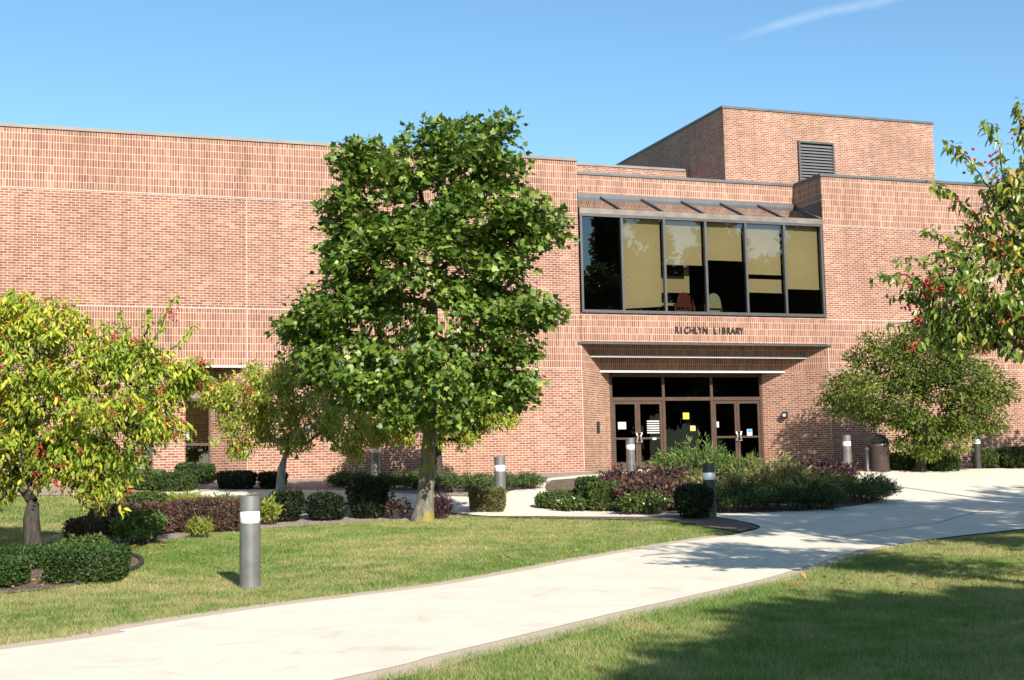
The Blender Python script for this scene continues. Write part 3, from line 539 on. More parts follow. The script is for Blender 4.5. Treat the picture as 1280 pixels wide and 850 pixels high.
k.build('notice', M['paper'], d2); paper(2.95, 3.07, .84, .90, M['whitep'], d2, 'sticker', ED+.024)
paper(6.28, 6.46, .93, 1.13, M['whitep'], d4, 'sticker', ED+.044); paper(6.29, 6.45, 1.03, 1.125, M['blue'], d4, 'sticker', ED+.041)
paper(5.20, 5.28, 1.2, 1.38, M['paper'], d3, 'notice', ED+.044)
k = room('lobby', EX0-.5, EX1+.5, ED+.12, 9, -.07, 2.9, None); k.poly([(EX0-.5, ED+.12, 2.9), (EX1+.5, ED+.12, 2.9), (EX1+.5, 9, 2.9), (EX0-.5, 9, 2.9)]); k.build('lobby_interior', M['interior'], B)
k = MB(); k.box(EX0-.6, EX0+.01, ED+.08, ED+.12, ZB, 3.2); k.box(EX1-.01, EX1+.6, ED+.08, ED+.12, ZB, 3.2); k.box(EX0-.6, EX1+.6, ED+.25, ED+.4, 2.91, 4.3); k.build('interior_wall', M['interior'], B)
# side door and strip window in the left wing
k = MB(); a, b = RX0-.22, RX1-RD
k.box(a, a+.06, RD-.06, RD, -.06, 2.47); k.box(b-.06, b, RD-.06, RD, -.06, 2.47); k.box(a+.061, b-.061, RD-.06, RD, 2.07, 2.15); k.box(a+.061, b-.061, RD-.06, RD, 2.40, 2.47); k.box(a+.061, b-.061, RD-.05, RD-.01, .86, .93); k.box(a+.061, b-.061, RD-.05, RD-.01, -.06, .1)
sdoor = k.build('side_door', M['bronze'], B)
k = MB(); k.poly([(a+.05, RD-.03, .0), (b-.05, RD-.03, .0), (b-.05, RD-.03, 2.1), (a+.05, RD-.03, 2.1)]); k.build('pane', M['glass'], sdoor)
k = MB(); k.box(a+.05, b-.05, RD+.02, RD+.04, 2.1, 2.45); k.build('transom_panel', M['soffit'], sdoor)
k = MB(); k.box(-11.21, -11.13, RD-.13, RD-.06, 1.02, 1.22); k.build('handle', M['steel'], sdoor, .01)
k = MB(); k.poly([(a, RD+1.4, -.1), (b, RD+1.4, -.1), (b, RD+1.4, 2.5), (a, RD+1.4, 2.5)]); k.poly([(a, RD, 0), (a, RD+1.4, 0), (a, RD+1.4, 2.5), (a, RD, 2.5)]); k.poly([(b, RD, 0), (b, RD+1.4, 0), (b, RD+1.4, 2.5), (b, RD, 2.5)]); k.build('interior_wall', M['interior'], B)
k = MB()
for i in range(18): k.box(a+.06, b-.06, RD+.05, RD+.075, .95+i*.062, .995+i*.062)
k.build('blind', M['wood'], sdoor)
sw = empty('strip_window'); sw.parent = B
k = MB(); k.box(WX0, WX0+.05, .05, .14, -.02, WZ1); k.box(WX1-.09, WX1, .05, .14, -.02, WZ1); k.box(WX0+.051, WX1-.091, .05, .14, WZ1-.06, WZ1); k.box(WX0+.051, WX1-.091, .05, .14, -.02, .05); k.build('frame', M['bollard_dark'], sw)
k = MB(); k.poly([(WX0+.04, .09, .0), (WX1-.08, .09, .0), (WX1-.08, .09, WZ1-.03), (WX0+.04, .09, WZ1-.03)]); k.build('pane', M['glass'], sw)
k = MB(); k.box(WX0+.04, WX1-.08, .145, .16, .0, WZ1); k.build('blind', M['blind'], sw)

# wall fittings
def fitting(name, label, cat, parts, loc, rz=0):
    e = empty(name, loc, rz); tag(e, label, cat)
    for nm, mb, mt in parts: mb.build(nm, mt, e, .004)
a = MB(); a.box(-.085, .085, -.03, 0, -.17, .17); b = MB(); b.lathe([(0, .0), (.03, .0), (.03, .012), (0, .012)], 12); c = MB(); c.box(-.05, .05, -.036, -.031, -.02, .10)
fitting('intercom_panel', 'small dark intercom plate on the splayed brick wall left of the entrance doors', 'intercom', [('plate', a, M['black']), ('speaker_grille', c, M['bollard_dark'])], (.80, .80-.003, 1.23), math.radians(45))
a = MB(); a.box(-.08, .08, -.05, 0, -.10, .10); b = MB(); b.tube([(0, -.05, 0), (0, -.16, -.02)], [.10, .11], 14); c = MB(); c.tube([(0, -.161, -.02), (0, -.175, -.022)], [.06, .05], 12)
fitting('wall_lamp', 'round black security lamp on the brick splay right of the entrance doors', 'lamp', [('back_plate', a, M['black']), ('lamp_housing', b, M['black']), ('lens', c, M['lamp_lens'])], (XR-1.02, 1.02-.003, 1.56), math.radians(-45))
a = MB(); a.box(-.06, .06, -.06, 0, -.07, .07); c = MB(); c.box(-.045, .045, -.07, -.061, -.05, .05)
fitting('outlet_box', 'small grey weatherproof outlet box low on the brick splay right of the doors', 'outlet', [('box', a, M['bollard']), ('cover', c, M['flash'])], (XR-.35, .35-.003, .87), math.radians(-45))

# ------------------------------------------------------------------ bollards
def make_bollard(loc, label, dark=False, H=1.07, r=.121):
    e = empty('bollard_light', loc); tag(e, label, 'bollard light', 'bollard lights along the walks')
    bm_ = M['bollard_dark'] if dark else M['bollard']; n = 32  # darker metal puts shade into the colour of the shaded bollards
    k = MB(); k.lathe([(r, -.2), (r, H*.70)], n); k.poly([(r*math.cos(2*math.pi*q/n), r*math.sin(2*math.pi*q/n), H*.699) for q in range(n)]); k.lathe([(r+.02, -.2), (r+.02, .022), (r, .0221)], n); k.build('post', bm_, e)
    k = MB(); k.lathe([(r-.010, H*.70), (r-.004, H*.705), (r-.004, H*.825), (r-.010, H*.83)], n); k.build('lens', M['lens'], e)
    k = MB(); k.lathe([(r, H*.832), (r, H-.004)], n); k.poly([(r*math.cos(2*math.pi*q/n), r*math.sin(2*math.pi*q/n), H*.833) for q in range(n)][::-1]); k.poly([(r*math.cos(2*math.pi*q/n), r*math.sin(2*math.pi*q/n), H-.003) for q in range(n)]); k.build('cap', bm_, e)
    return e
def gz(x, y): return (float(x), float(y), float(f(y)))
bl = [((-12.21, -19.40), 'tall grey bollard light standing alone in the front lawn, nearest the walk', False),
      (tuple(at(626, 642, 27.8)[:2]), 'grey bollard light beside the olive hedge at the back edge of the lawn', False),
      (GX(888, 649), 'dark shaded bollard light on the mulch tip where the lawn meets the plaza', True),
      (tuple(at(470, 603, 33.6)[:2]), 'grey bollard light against the shaded brick wall, left of the maple trunk', False),
      (tuple(at(789, 592, 35.2)[:2]), 'grey bollard light in front of the left entrance doors, behind purple shrubs', False),
      (tuple(at(1060, 590, 37.2)[:2]), 'grey bollard light at the right end of the island, left of the trash can', False),
      (tuple(at(1222, 583, 38.6)[:2]), 'dark bollard light against the wall right of the green shrub tree', True)]
b0 = make_bollard(gz(*bl[0][0]), bl[0][1]); bd = None
for (x, y), lab, dk in bl[1:]:
    if dk and bd is None: bd = make_bollard(gz(x, y), lab, True); continue
    o = copy_tree(bd if dk else b0); o.location = gz(x, y); o['label'] = lab
# trash can and ash urn
p = at(1100, 588, 37.3); e = empty('trash_can', gz(p[0], p[1])); tag(e, 'brown round trash can with a domed lid beside the shaded shrub tree', 'trash can')
k = MB(); k.lathe([(0, 0), (.27, 0), (.28, .03), (.285, .72), (.29, .74)], 28); k.build('body', M['trash'], e)
k = MB(); k.lathe([(.29, .741), (.30, .76), (.30, .80), (.27, .82), (.26, .90), (.22, 1.0), (.14, 1.07), (0, 1.10)], 28); k.build('dome_lid', M['trash_dome'], e)
k = MB(); k.box(-.13, .13, -.285, -.20, .84, .96); k.build('flap', M['black'], e)
p = at(1084, 587, 37.3); e = empty('ash_urn', gz(p[0], p[1])); tag(e, 'slim dark ash urn standing just left of the trash can', 'ash urn')
k = MB(); k.lathe([(0, 0), (.13, 0), (.12, .04), (.075, .10), (.075, .58), (.09, .62)], 20); k.build('body', M['bollard_dark'], e)
k = MB(); k.lathe([(.09, .621), (.10, .64), (.07, .70), (.03, .74), (0, .75)], 20); k.build('cap', M['trash'], e)

# ------------------------------------------------------------------ foliage tools
def tmpl_maple():
    o = [(0, -.02), (.13, .02), (.36, -.06), (.30, .14), (.56, .30), (.40, .38), (.44, .56), (.22, .52), (.16, .70), (0, 1.0)]
    pts = o + [(-x, y) for x, y in o[-2:0:-1]]; V = [(0, .32, .0)] + [(x, y, -.22*abs(x)**1.3 - .12*(y-.3)**2) for x, y in pts]; n = len(pts)
    return np.array(V), np.array([(0, 1+i, 1+(i+1) % n) for i in range(n)])
def tmpl_oval(w=.20, droop=.18):
    V = np.array([(0, 0, 0), (-w, .36, .06), (w, .36, .06), (0, .42, 0), (-w*.62, .72, .03-droop*.4), (w*.62, .72, .03-droop*.4), (0, 1, -droop)])
    return V, np.array([(0, 2, 3), (0, 3, 1), (2, 5, 3), (5, 6, 3), (3, 6, 4), (3, 4, 1)])
def tmpl_small(w=.32): return np.array([(0, 0, 0), (w, .45, .05), (0, 1, -.05), (-w, .45, .05)]), np.array([(0, 1, 2), (0, 2, 3)])
def tmpl_needle(w=.09): return np.array([(-w*.5, 0, 0), (w*.5, 0, 0), (w, .5, .03), (0, 1, -.03), (-w, .5, .03)]), np.array([(0, 1, 2), (0, 2, 4), (4, 2, 3)])
def tmpl_octa(): return np.array([(1, 0, 0), (-1, 0, 0), (0, 1, 0), (0, -1, 0), (0, 0, 1), (0, 0, -1.0)]), np.array([(0, 2, 4), (2, 1, 4), (1, 3, 4), (3, 0, 4), (2, 0, 5), (1, 2, 5), (3, 1, 5), (0, 3, 5)])
T_MAPLE, T_OVAL, T_SMALL, T_NEEDLE, T_OCTA = tmpl_maple(), tmpl_oval(), tmpl_small(), tmpl_needle(), tmpl_octa()
def nrm(a): return a/(np.linalg.norm(a, axis=-1, keepdims=True)+1e-9)
def scatter(tm, P, D, Nn, S):
    V, T = tm; D = nrm(D); X_ = nrm(np.cross(D, Nn)); Nn = np.cross(X_, D); S = np.asarray(S)[:, None, None]
    W = P[:, None, :] + S*(V[None, :, 0, None]*X_[:, None, :] + V[None, :, 1, None]*D[:, None, :] + V[None, :, 2, None]*Nn[:, None, :])
    return W.reshape(-1, 3), (T[None]+(np.arange(len(P))*len(V))[:, None, None]).reshape(-1, 3)
def rdir(n, rng): return nrm(rng.normal(size=(n, 3)))

def grow(trunk, tips, rng, up=.25, tip_r=.006, expo=2.25, maxseg=.45, rmax=.3):
    """branch skeleton: every tip joins the nearest node already grown; returns nodes, parents, radii"""
    nodes = [np.array(p, float) for p in trunk]; par = [-1] + list(range(len(trunk)-1)); ntr = len(trunk)
    cen = nodes[-1]; order = np.argsort(np.linalg.norm(tips-cen, axis=1)); tipidx = []
    for i in order:
        t = tips[i]; A = np.array(nodes); d = A-t; dist = np.sqrt((d[:, :2]**2).sum(1)+(d[:, 2]**2)*np.where(d[:, 2] > 0, 2.0, .8)); dist[:max(1, ntr//2)] += 5
        j = int(np.argmin(dist)); q = nodes[j]; L_ = np.linalg.norm(t-q); ns = max(1, int(L_/maxseg)); last = j
        for s in range(1, ns+1):
            w = s/ns; pnt = q*(1-w)+t*w; pnt = pnt + np.array([0, 0, up*L_*w*(1-w)*.7])
            if s < ns: pnt = pnt + rng.normal(size=3)*.035
            nodes.append(pnt); par.append(last); last = len(nodes)-1
        tipidx.append(last)
    acc = np.zeros(len(nodes))
    for t in tipidx: acc[t] += tip_r**expo
    for i in range(len(nodes)-1, 0, -1):
        acc[i] = max(acc[i], tip_r**expo); acc[par[i]] += acc[i]
    return nodes, par, np.minimum(acc**(1/expo), rmax)
def branch_mesh(nodes, par, rad, trunk_r, n=6, minr=0.0):
    nodes = np.array(nodes); par = np.array(par); nt = len(trunk_r); rad = rad.copy(); rad[:nt] = trunk_r
    for i in range(nt, len(nodes)): rad[i] = min(rad[i], rad[par[i]]*.85 if par[i] < nt else rad[par[i]])
    idx = np.arange(1, len(nodes)); idx = idx[rad[idx] > minr]; a = nodes[par[idx]]; b = nodes[idx]; ra = np.minimum(rad[par[idx]], np.where(par[idx] < nt, np.where(idx < nt, 9, rad[idx]*1.35), rad[idx]*1.35)); rb = rad[idx]
    d = nrm(b-a); ref = np.where(np.abs(d[:, 2:3]) < .9, np.array([[0, 0, 1.]]), np.array([[0, 1., 0]])); x = nrm(np.cross(d, ref)); y = np.cross(d, x)
    ang = np.linspace(0, 2*math.pi, n, endpoint=False); c, s = np.cos(ang), np.sin(ang)
    ring = x[:, None, :]*c[None, :, None] + y[:, None, :]*s[None, :, None]
    V = np.concatenate([a[:, None]+ring*ra[:, None, None], b[:, None]+ring*rb[:, None, None]], 1).reshape(-1, 3); base = (np.arange(len(idx))*2*n)[:, None]
    k = np.arange(n); Q = np.stack([k, (k+1) % n, n+(k+1) % n, n+k], 1); F = (base[:, :, None]+Q[None]).reshape(-1, 4); return V, F

def sample_lobes(lobes, n, rng, shell=.55):
    """lobes: list of (centre, rx, ry, rz) in world axes"""
    w = np.array([(l[1]*l[2]+l[1]*l[3])**.8 for l in lobes]); w = w/w.sum(); out = []
    for l, c in zip(lobes, rng.multinomial(n, w)):
        d = rdir(c, rng); r = rng.random(c)**(1/3)*(1-shell)+shell*rng.random(c)**.25; out.append(np.array(l[0])+d*r[:, None]*np.array([l[1], l[2], l[3]]))
    return np.concatenate(out)
def make_tree(name, base, trunk, trunk_r, lobes, nclus, nleaf, tm, size, lm, bmat, label, cat='tree', group=None, berries=0, style='up', spread=.30, seed=1, up=.25, shell=.55, tip_r=.006, berry_r=.018, flat=.75, shoots=None, sdepth=10, sgap=.09):
    rng = np.random.default_rng(seed); e = empty(name, tuple(map(float, base))); tag(e, label, cat, group)
    base = np.array(base, float); tips = sample_lobes(lobes, nclus, rng, shell) - base
    tips = tips[tips[:, 2] > .35]; nbig = len(tips)
    if shoots:                                                     # single leafy shoots that leave the crown
        q = []
        for sh in shoots:
            pp = np.array([at(u, v, sdepth+.25*math.sin(u*.7)) for u, v in sh]) - base; L_ = np.linalg.norm(np.diff(pp, axis=0), axis=1).sum(); m_ = max(3, int(L_/sgap))
            q.append(np.stack([np.interp(np.linspace(0, len(pp)-1, m_), np.arange(len(pp)), pp[:, c]) for c in range(3)], 1)+rng.normal(size=(m_, 3))*.012)
        tips = np.concatenate([tips]+q)
    isb = np.arange(len(tips)) < nbig
    trunk = [np.array(t, float) for t in trunk]
    nodes, par, rad = grow(trunk, tips, rng, up, tip_r)
    # finer, rounder trunk
    V, F = branch_mesh(nodes[:], par, rad, trunk_r, 7, .0035)
    tri_mesh('branches', V[ (len(trunk)-1)*14:], F[(len(trunk)-1)*7:]-(len(trunk)-1)*14, bmat, e, True)
    k = MB(); pts = []; rr = []
    for i in range(len(trunk)-1):
        for t in np.linspace(0, 1, 5)[:-1]: pts.append(trunk[i]*(1-t)+trunk[i+1]*t); rr.append(trunk_r[i]*(1-t)+trunk_r[i+1]*t)
    pts.append(trunk[-1]); rr.append(trunk_r[-1]); k.tube(pts, rr, 14); k.build('trunk', bmat, e)
    cen = np.mean([l[0] for l in lobes], 0) - base
    n = len(tips); cnt = np.where(isb, rng.integers(int(nleaf*.6), int(nleaf*1.4)+1, n), rng.integers(4, 8, n)); ci = np.repeat(np.arange(n), cnt); N = len(ci)
    out = nrm((tips-cen)*np.array([1, 1, .9])); off = rdir(N, rng)*(rng.random(N)**.5)[:, None]*np.where(isb[ci], spread, .06)[:, None]; off[:, 2] *= flat
    P = tips[ci]+off; o = nrm(out[ci]*.7+nrm(off)*.6)
    upv = np.array([0, 0, 1.])
    if style == 'up': Nn = nrm(upv*.8+o*.7+rng.normal(size=(N, 3))*.5); D = nrm(o*.8-upv*.25+rng.normal(size=(N, 3))*.6)
    else: Nn = nrm(o*.85+upv*.35+rng.normal(size=(N, 3))*.40); D = nrm(o*.35-upv*.75+rng.normal(size=(N, 3))*.45)
    Sz = size*rng.uniform(.62, 1.25, N); V, T = scatter(tm, P, D, Nn, Sz); tri_mesh('crown', V, T, lm, e)
    if berries:
        pb = np.where(isb, 1.0, .25); bi = rng.choice(n, berries, p=pb/pb.sum()); m_ = 9; bc = np.repeat(tips[bi]+out[bi]*spread*.5, m_, 0)+rng.normal(size=(berries*m_, 3))*np.array([.045, .045, .045])-np.array([0, 0, .04])
        V, T = scatter(T_OCTA, bc, rdir(len(bc), rng), rdir(len(bc), rng), np.full(len(bc), berry_r)*rng.uniform(.8, 1.3, len(bc))); tag(tri_mesh('fruit', V, T, M['berry'], e, True), kind='stuff')
    return e
def lobes_px(lst, depth, dk=1.3, dmin=.5, dmax=2.3, rng=None):
    out = []
    for u, v, r in lst:
        R = r/FPX*depth; D = min(max(R*dk, dmin), dmax); j = 0 if rng is None else rng.uniform(-.5, .5)*min(R*1.4, 1.6); out.append((at(u, v, depth+j), R, D, R))
    return out

# maple in front of the wall
LR = np.random.default_rng(3)
mp_ = at(528, 645, 24.9); mb_ = gz(mp_[0], mp_[1])
mpx = [(566, 195, 34), (600, 190, 30), (622, 212, 28), (545, 172, 14), (580, 158, 9), (617, 165, 11), (530, 165, 9), (470, 232, 42), (450, 208, 24), (440, 190, 10), (500, 205, 26), (440, 272, 30), (540, 258, 54), (600, 262, 46), (424, 250, 14), (430, 302, 16), (655, 262, 30), (680, 286, 22), (690, 288, 9), (645, 302, 34), (520, 322, 54), (585, 330, 52), (450, 350, 40), (420, 378, 40), (392, 400, 32), (374, 406, 16), (362, 408, 7), (470, 400, 50), (655, 378, 28), (662, 390, 14), (674, 396, 7), (630, 400, 26), (560, 402, 48), (392, 438, 30), (430, 452, 38), (490, 460, 46), (550, 462, 46), (606, 452, 34), (636, 482, 26), (648, 494, 14), (600, 498, 30), (560, 512, 30), (505, 508, 30), (445, 486, 28), (408, 470, 18), (640, 435, 20), (640, 342, 26), (615, 350, 24), (432, 325, 24), (455, 300, 30), (590, 372, 26), (500, 290, 30)]
lb = lobes_px(mpx, 23.9, 1.45, .8, 2.2, LR)
tr = [(0, 0, -.25), (0, 0, .02), (.06, 0, .35), (.13, .02, 1.2), (.20, .03, 2.0), (.25, .05, 3.0), (.30, .05, 4.2), (.38, .05, 5.4), (.42, 0, 6.6)]
make_tree('maple_tree', mb_, tr, [.31, .24, .175, .145, .125, .11, .085, .06, .03], lb, 800, 40, T_MAPLE, .122, M['maple'], M['bark'], 'tall green maple with a dense crown and yellow stained trunk on the front lawn', seed=21, spread=.40, shell=.55, flat=.5)

# yellowing crabapple, far left
cp = at(42, 700, 18.6); cb = gz(cp[0], cp[1])
cpx = [(-70, 430, 70), (-20, 400, 50), (30, 400, 34), (75, 405, 30), (20, 450, 62), (90, 445, 48), (140, 440, 34), (175, 445, 28), (130, 490, 56), (200, 480, 34), (228, 470, 22), (240, 462, 10), (60, 510, 66), (-40, 520, 80), (150, 540, 48), (200, 525, 26), (20, 570, 48), (90, 572, 46), (130, 585, 34), (-60, 600, 50), (-10, 612, 24), (122, 612, 20), (-50, 636, 26)]
lb = lobes_px(cpx, 18.6, 1.3, .4, 1.7, LR)
make_tree('crabapple_tree', cb, [(0, 0, -.2), (.0, 0, .05), (-.02, .0, .3), (-.04, 0, .55), (-.02, .05, .8)], [.19, .15, .125, .115, .08], lb, 880, 28, T_OVAL, .106, M['crab_yellow'], M['bark_dark'], 'wide yellow green crabapple with red fruit at the far left, over boxwood hedges', 'tree', 'crabapple trees', berries=230, style='droop', spread=.23, seed=31, up=.15, tip_r=.004, sdepth=18.4, shoots=[((185, 440), (203, 405), (218, 372)), ((165, 440), (158, 415), (148, 393)), ((180, 430), (186, 405), (183, 388)), ((200, 450), (225, 428), (243, 408)), ((60, 395), (40, 380), (22, 372)), ((110, 415), (96, 395), (82, 384)), ((215, 470), (238, 462), (258, 470)), ((215, 520), (232, 528), (238, 545)), ((130, 600), (150, 612), (152, 640)), ((-10, 390), (4, 378), (12, 366))])
# small crabapple in the middle of the bed
cp = at(350, 620, 29.4); cb = gz(cp[0], cp[1])
cpx = [(300, 500, 34), (275, 490, 20), (340, 490, 36), (380, 480, 36), (320, 475, 22), (355, 465, 18), (395, 458, 14), (310, 535, 26), (285, 530, 14), (345, 530, 34), (395, 520, 34), (430, 530, 34), (460, 535, 24), (480, 540, 12), (440, 555, 18), (300, 560, 10), (372, 553, 16), (262, 500, 9)]
lb = lobes_px(cpx, 29.4, 1.4, .45, 1.5, LR)
make_tree('crabapple_tree', cb, [(0, 0, -.2), (0, 0, .05), (.02, 0, .35), (.04, 0, .62), (.10, 0, .85)], [.15, .115, .10, .095, .06], lb, 560, 26, T_OVAL, .112, M['crab_mid'], M['bark_grey'], 'small crabapple with forked grey trunk standing alone in the mulch bed left of the maple', 'tree', 'crabapple trees', berries=150, style='droop', spread=.22, seed=32, up=.2, tip_r=.0045, sdepth=29.2, shoots=[((290, 500), (268, 482), (252, 470)), ((370, 480), (388, 455), (396, 440)), ((450, 535), (475, 530), (496, 535)), ((330, 480), (322, 462), (312, 455)), ((285, 540), (268, 552), (262, 545)), ((350, 470), (356, 450), (350, 440)), ((430, 555), (445, 568), (452, 580))])
# yellow green crabapple behind the maple, by the wall
cp = at(548, 606, 32.8); cb = gz(cp[0], cp[1])
cpx = [(470, 520, 26), (510, 515, 32), (550, 510, 38), (590, 510, 36), (620, 510, 26), (636, 515, 12), (500, 540, 18), (545, 540, 20), (585, 542, 18), (540, 485, 40), (590, 485, 34), (500, 490, 30)]
lb = lobes_px(cpx, 32.8, 1.3, .5, 1.3, LR)
make_tree('crabapple_tree', cb, [(0, 0, -.2), (0, 0, .05), (.02, 0, .5), (.0, 0, .9), (.1, 0, 1.4)], [.15, .12, .10, .085, .05], lb, 460, 36, T_OVAL, .12, M['crab_yellow'], M['bark_dark'], 'low yellow green crabapple behind the maple trunk, shading the brick wall', 'tree', 'crabapple trees', berries=8, style='droop', spread=.26, seed=33, up=.2)
# big crabapple reaching in from the right, trunk out of frame
cp = at(1420, 740, 13.0); cb = gz(cp[0], cp[1])
cpx = [(1278, 200, 12), (1262, 240, 18), (1292, 240, 40), (1236, 285, 22), (1262, 300, 32), (1300, 320, 60), (1205, 330, 20), (1165, 355, 14), (1195, 358, 24), (1245, 360, 38), (1165, 385, 18), (1195, 392, 26), (1230, 395, 34), (1268, 400, 34), (1160, 408, 14), (1190, 416, 16), (1232, 420, 18), (1272, 424, 16), (1340, 250, 80), (1360, 380, 90), (1430, 300, 120), (1500, 380, 120), (1440, 440, 90), (1520, 260, 90), (1340, 455, 45), (1370, 160, 70)]
lb = lobes_px(cpx, 13.0, 1.5, .25, 1.5, LR)
make_tree('crabapple_tree', cb, [(0, 0, -.2), (0, 0, .05), (-.05, 0, .6), (-.12, 0, 1.2), (-.2, 0, 1.9)], [.22, .17, .15, .13, .07], lb, 900, 15, T_OVAL, .106, M['crab_green'], M['bark_dark'], 'green crabapple with red fruit reaching in from the right edge', 'tree', 'crabapple trees', berries=210, style='droop', spread=.16, seed=34, up=.1, shell=.35, tip_r=.0028, sdepth=12.9, sgap=.075, shoots=[((1250, 262), (1225, 218), (1204, 190), (1188, 183)), ((1262, 250), (1252, 200), (1240, 165), (1234, 150)), ((1282, 220), (1276, 170), (1275, 128)), ((1230, 280), (1205, 258), (1185, 240), (1165, 230)), ((1240, 310), (1208, 308), (1180, 298), (1162, 286)), ((1215, 352), (1170, 355), (1130, 345), (1095, 345)), ((1190, 370), (1150, 375), (1116, 368)), ((1185, 385), (1150, 398), (1108, 410)), ((1165, 330), (1140, 322), (1122, 326)), ((1215, 330), (1190, 318), (1165, 318)), ((1270, 235), (1262, 215), (1246, 205)), ((1190, 400), (1160, 420), (1145, 432)), ((1240, 415), (1262, 435), (1270, 447))])
# multi stemmed shrub tree by the right wall
cp = at(1150, 585, 37.2); cb = gz(cp[0], cp[1])
cpx = [(1100, 430, 20), (1090, 455, 34), (1065, 490, 28), (1050, 505, 16), (1110, 480, 48), (1150, 450, 44), (1190, 460, 44), (1215, 480, 34), (1240, 490, 24), (1256, 490, 10), (1160, 500, 54), (1210, 510, 36), (1235, 525, 16), (1088, 508, 26), (1140, 535, 30), (1180, 540, 30), (1158, 556, 22), (1190, 425, 28), (1140, 425, 22)]
lb = lobes_px(cpx, 37.2, 1.3, .6, 1.7, LR)
make_tree('shrub_tree', cb, [(0, 0, -.2), (0, 0, .05), (.05, 0, .35), (.1, 0, .7)], [.20, .17, .14, .08], lb, 640, 42, T_OVAL, .125, M['shrub_tree'], M['bark_dark'], 'broad multi stemmed green shrub tree against the right wing wall', 'tree', spread=.40, seed=35, up=.2, flat=.5, shell=.5)

# trees outside the frame: they throw the shadows on the lawn and stand mirrored in the windows
def shade_tree(x, y, lobes, label, ncl, nl, seed, size=.17, tm=T_SMALL):
    b = gz(x, y); h = np.mean([l[0][2] for l in lobes])
    make_tree('shade_tree', b, [(0, 0, -.2), (0, 0, .05), (.05, 0, 1.2), (0, .05, 2.4), (.1, 0, 4), (.1, 0, 6)], [.32, .26, .22, .19, .14, .07], [((b[0]+l[0][0], b[1]+l[0][1], b[2]+l[0][2]), *l[1:]) for l in lobes], ncl, nl, tm, size, M['bluegreen'], M['bark_dark'], label, 'tree', 'shade trees outside the frame', seed=seed, spread=.45, shell=.3)
shade_tree(1.8, -27.3, [((0, 0, 7.2), 4.0, 3.0, 2.0), ((-1.6, 0, 9.2), 3.2, 2.6, 1.9), ((2.4, 0, 9.4), 3.4, 2.6, 1.9), ((.4, .3, 10.9), 3.0, 2.4, 1.2), ((3.4, 0, 7.0), 2.6, 2.4, 1.6), ((-3.4, .5, 7.6), 1.8, 1.6, 1.6)], 'leafy shade tree standing outside the frame to the right of the plaza', 620, 36, 41, .26)
shade_tree(9.8, -26.4, [((0, 0, 6.6), 4.4, 3.0, 2.0), ((-2.0, 0, 8.8), 3.6, 2.6, 1.9), ((2.4, 0, 9.0), 3.6, 2.6, 1.9), ((.4, .3, 10.4), 3.2, 2.4, 1.2), ((4.4, 0, 7.0), 2.6, 2.4, 1.6)], 'second leafy shade tree outside the frame, furthest right of the plaza', 560, 36, 43, .26)
shade_tree(-3.0, -38.0, [((-2.4, 0, 8.2), 2.8, 1.8, 1.1), ((-.4, .3, 7.4), 3.0, 2.0, 1.3), ((2.4, .3, 7.6), 2.8, 2.0, 1.6), ((-4.9, 0, 7.3), 1.8, 1.3, .5), ((-1.2, 0, 6.3), 3.4, 1.8, .9), ((2.5, 0, 9.0), 2.4, 1.6, .9), ((4.5, .5, 6.4), 2.2, 1.8, 1.2)], 'leafy shade tree behind the viewpoint over the near right lawn', 700, 60, 42, .26)
shade_tree(14.4, -7.4, [((0, 0, 3.6), 1.9, 1.6, 1.1), ((.8, 0, 5.0), 1.8, 1.5, 1.0), ((-.9, .2, 4.6), 1.4, 1.3, .8)], 'small leafy tree outside the frame to the right, close to the wall', 200, 26, 44, .16)
def mirror_tree(x, y, h, w, seed, conifer=False):
    b = gz(x, y)
    if conifer: lobes = [((b[0], b[1], b[2]+h*t), w*(1.08-t), w*(1.08-t), h*.09) for t in (.15, .28, .4, .52, .63, .74, .84, .92)]
    else:
        q = np.random.default_rng(seed); lobes = [((b[0]+q.uniform(-.6, .6)*w, b[1]+q.uniform(-.4, .4)*w, b[2]+h*q.uniform(.3, .85)), w*q.uniform(.4, .7), w*.6, h*q.uniform(.12, .2)) for _ in range(9)]
    make_tree('conifer_tree' if conifer else 'leafy_tree', b, [(0, 0, -.2), (0, 0, .1), (0, 0, h*.3), (0, 0, h*.6), (0, 0, h*.93)], [.4, .34, .28, .18, .05], lobes, 420, 34, T_SMALL, .80, M['bluegreen'], M['bark_dark'], 'dark conifer across the grounds, mirrored in the upper windows' if conifer else 'leafy tree across the grounds, mirrored in the upper windows', 'tree', 'trees mirrored in the windows', seed=seed, spread=1.0, shell=.35)
for i, (x, h, w_, cf) in enumerate(((27, 17.5, 4.0, False), (32.0, 24.0, 3.6, True), (35, 21.5, 3.4, False), (38.6, 25.5, 4.0, False), (42.0, 25.5, 4.0, False), (45.5, 23.0, 3.6, False), (48.6, 22.0, 3.0, False), (52.5, 28, 3.8, True), (55, 27, 4.5, False), (61, 24, 4.5, False), (21, 17, 4.6, False), (15, 15, 4.6, False), (8, 15, 5, False), (66, 18, 4.6, False))):
    mirror_tree(x, -69 - (i*37 % 7), h, w_, 60+i, cf)
# lamp post outside the frame: its thin shadow crosses the plaza
lp = empty('lamp_post', gz(6.2, -15.6)); tag(lp, 'tall plain lamp post beside the plaza outside the frame', 'lamp post')
k = MB(); k.tube([(0, 0, -.1), (0, 0, 6.2)], [.085, .055], 12); k.build('pole', M['bollard_dark'], lp)
k = MB(); k.lathe([(0, 6.2), (.16, 6.2), (.22, 6.5), (.12, 6.62), (0, 6.65)], 16); k.build('lamp_head', M['bollard_dark'], lp)

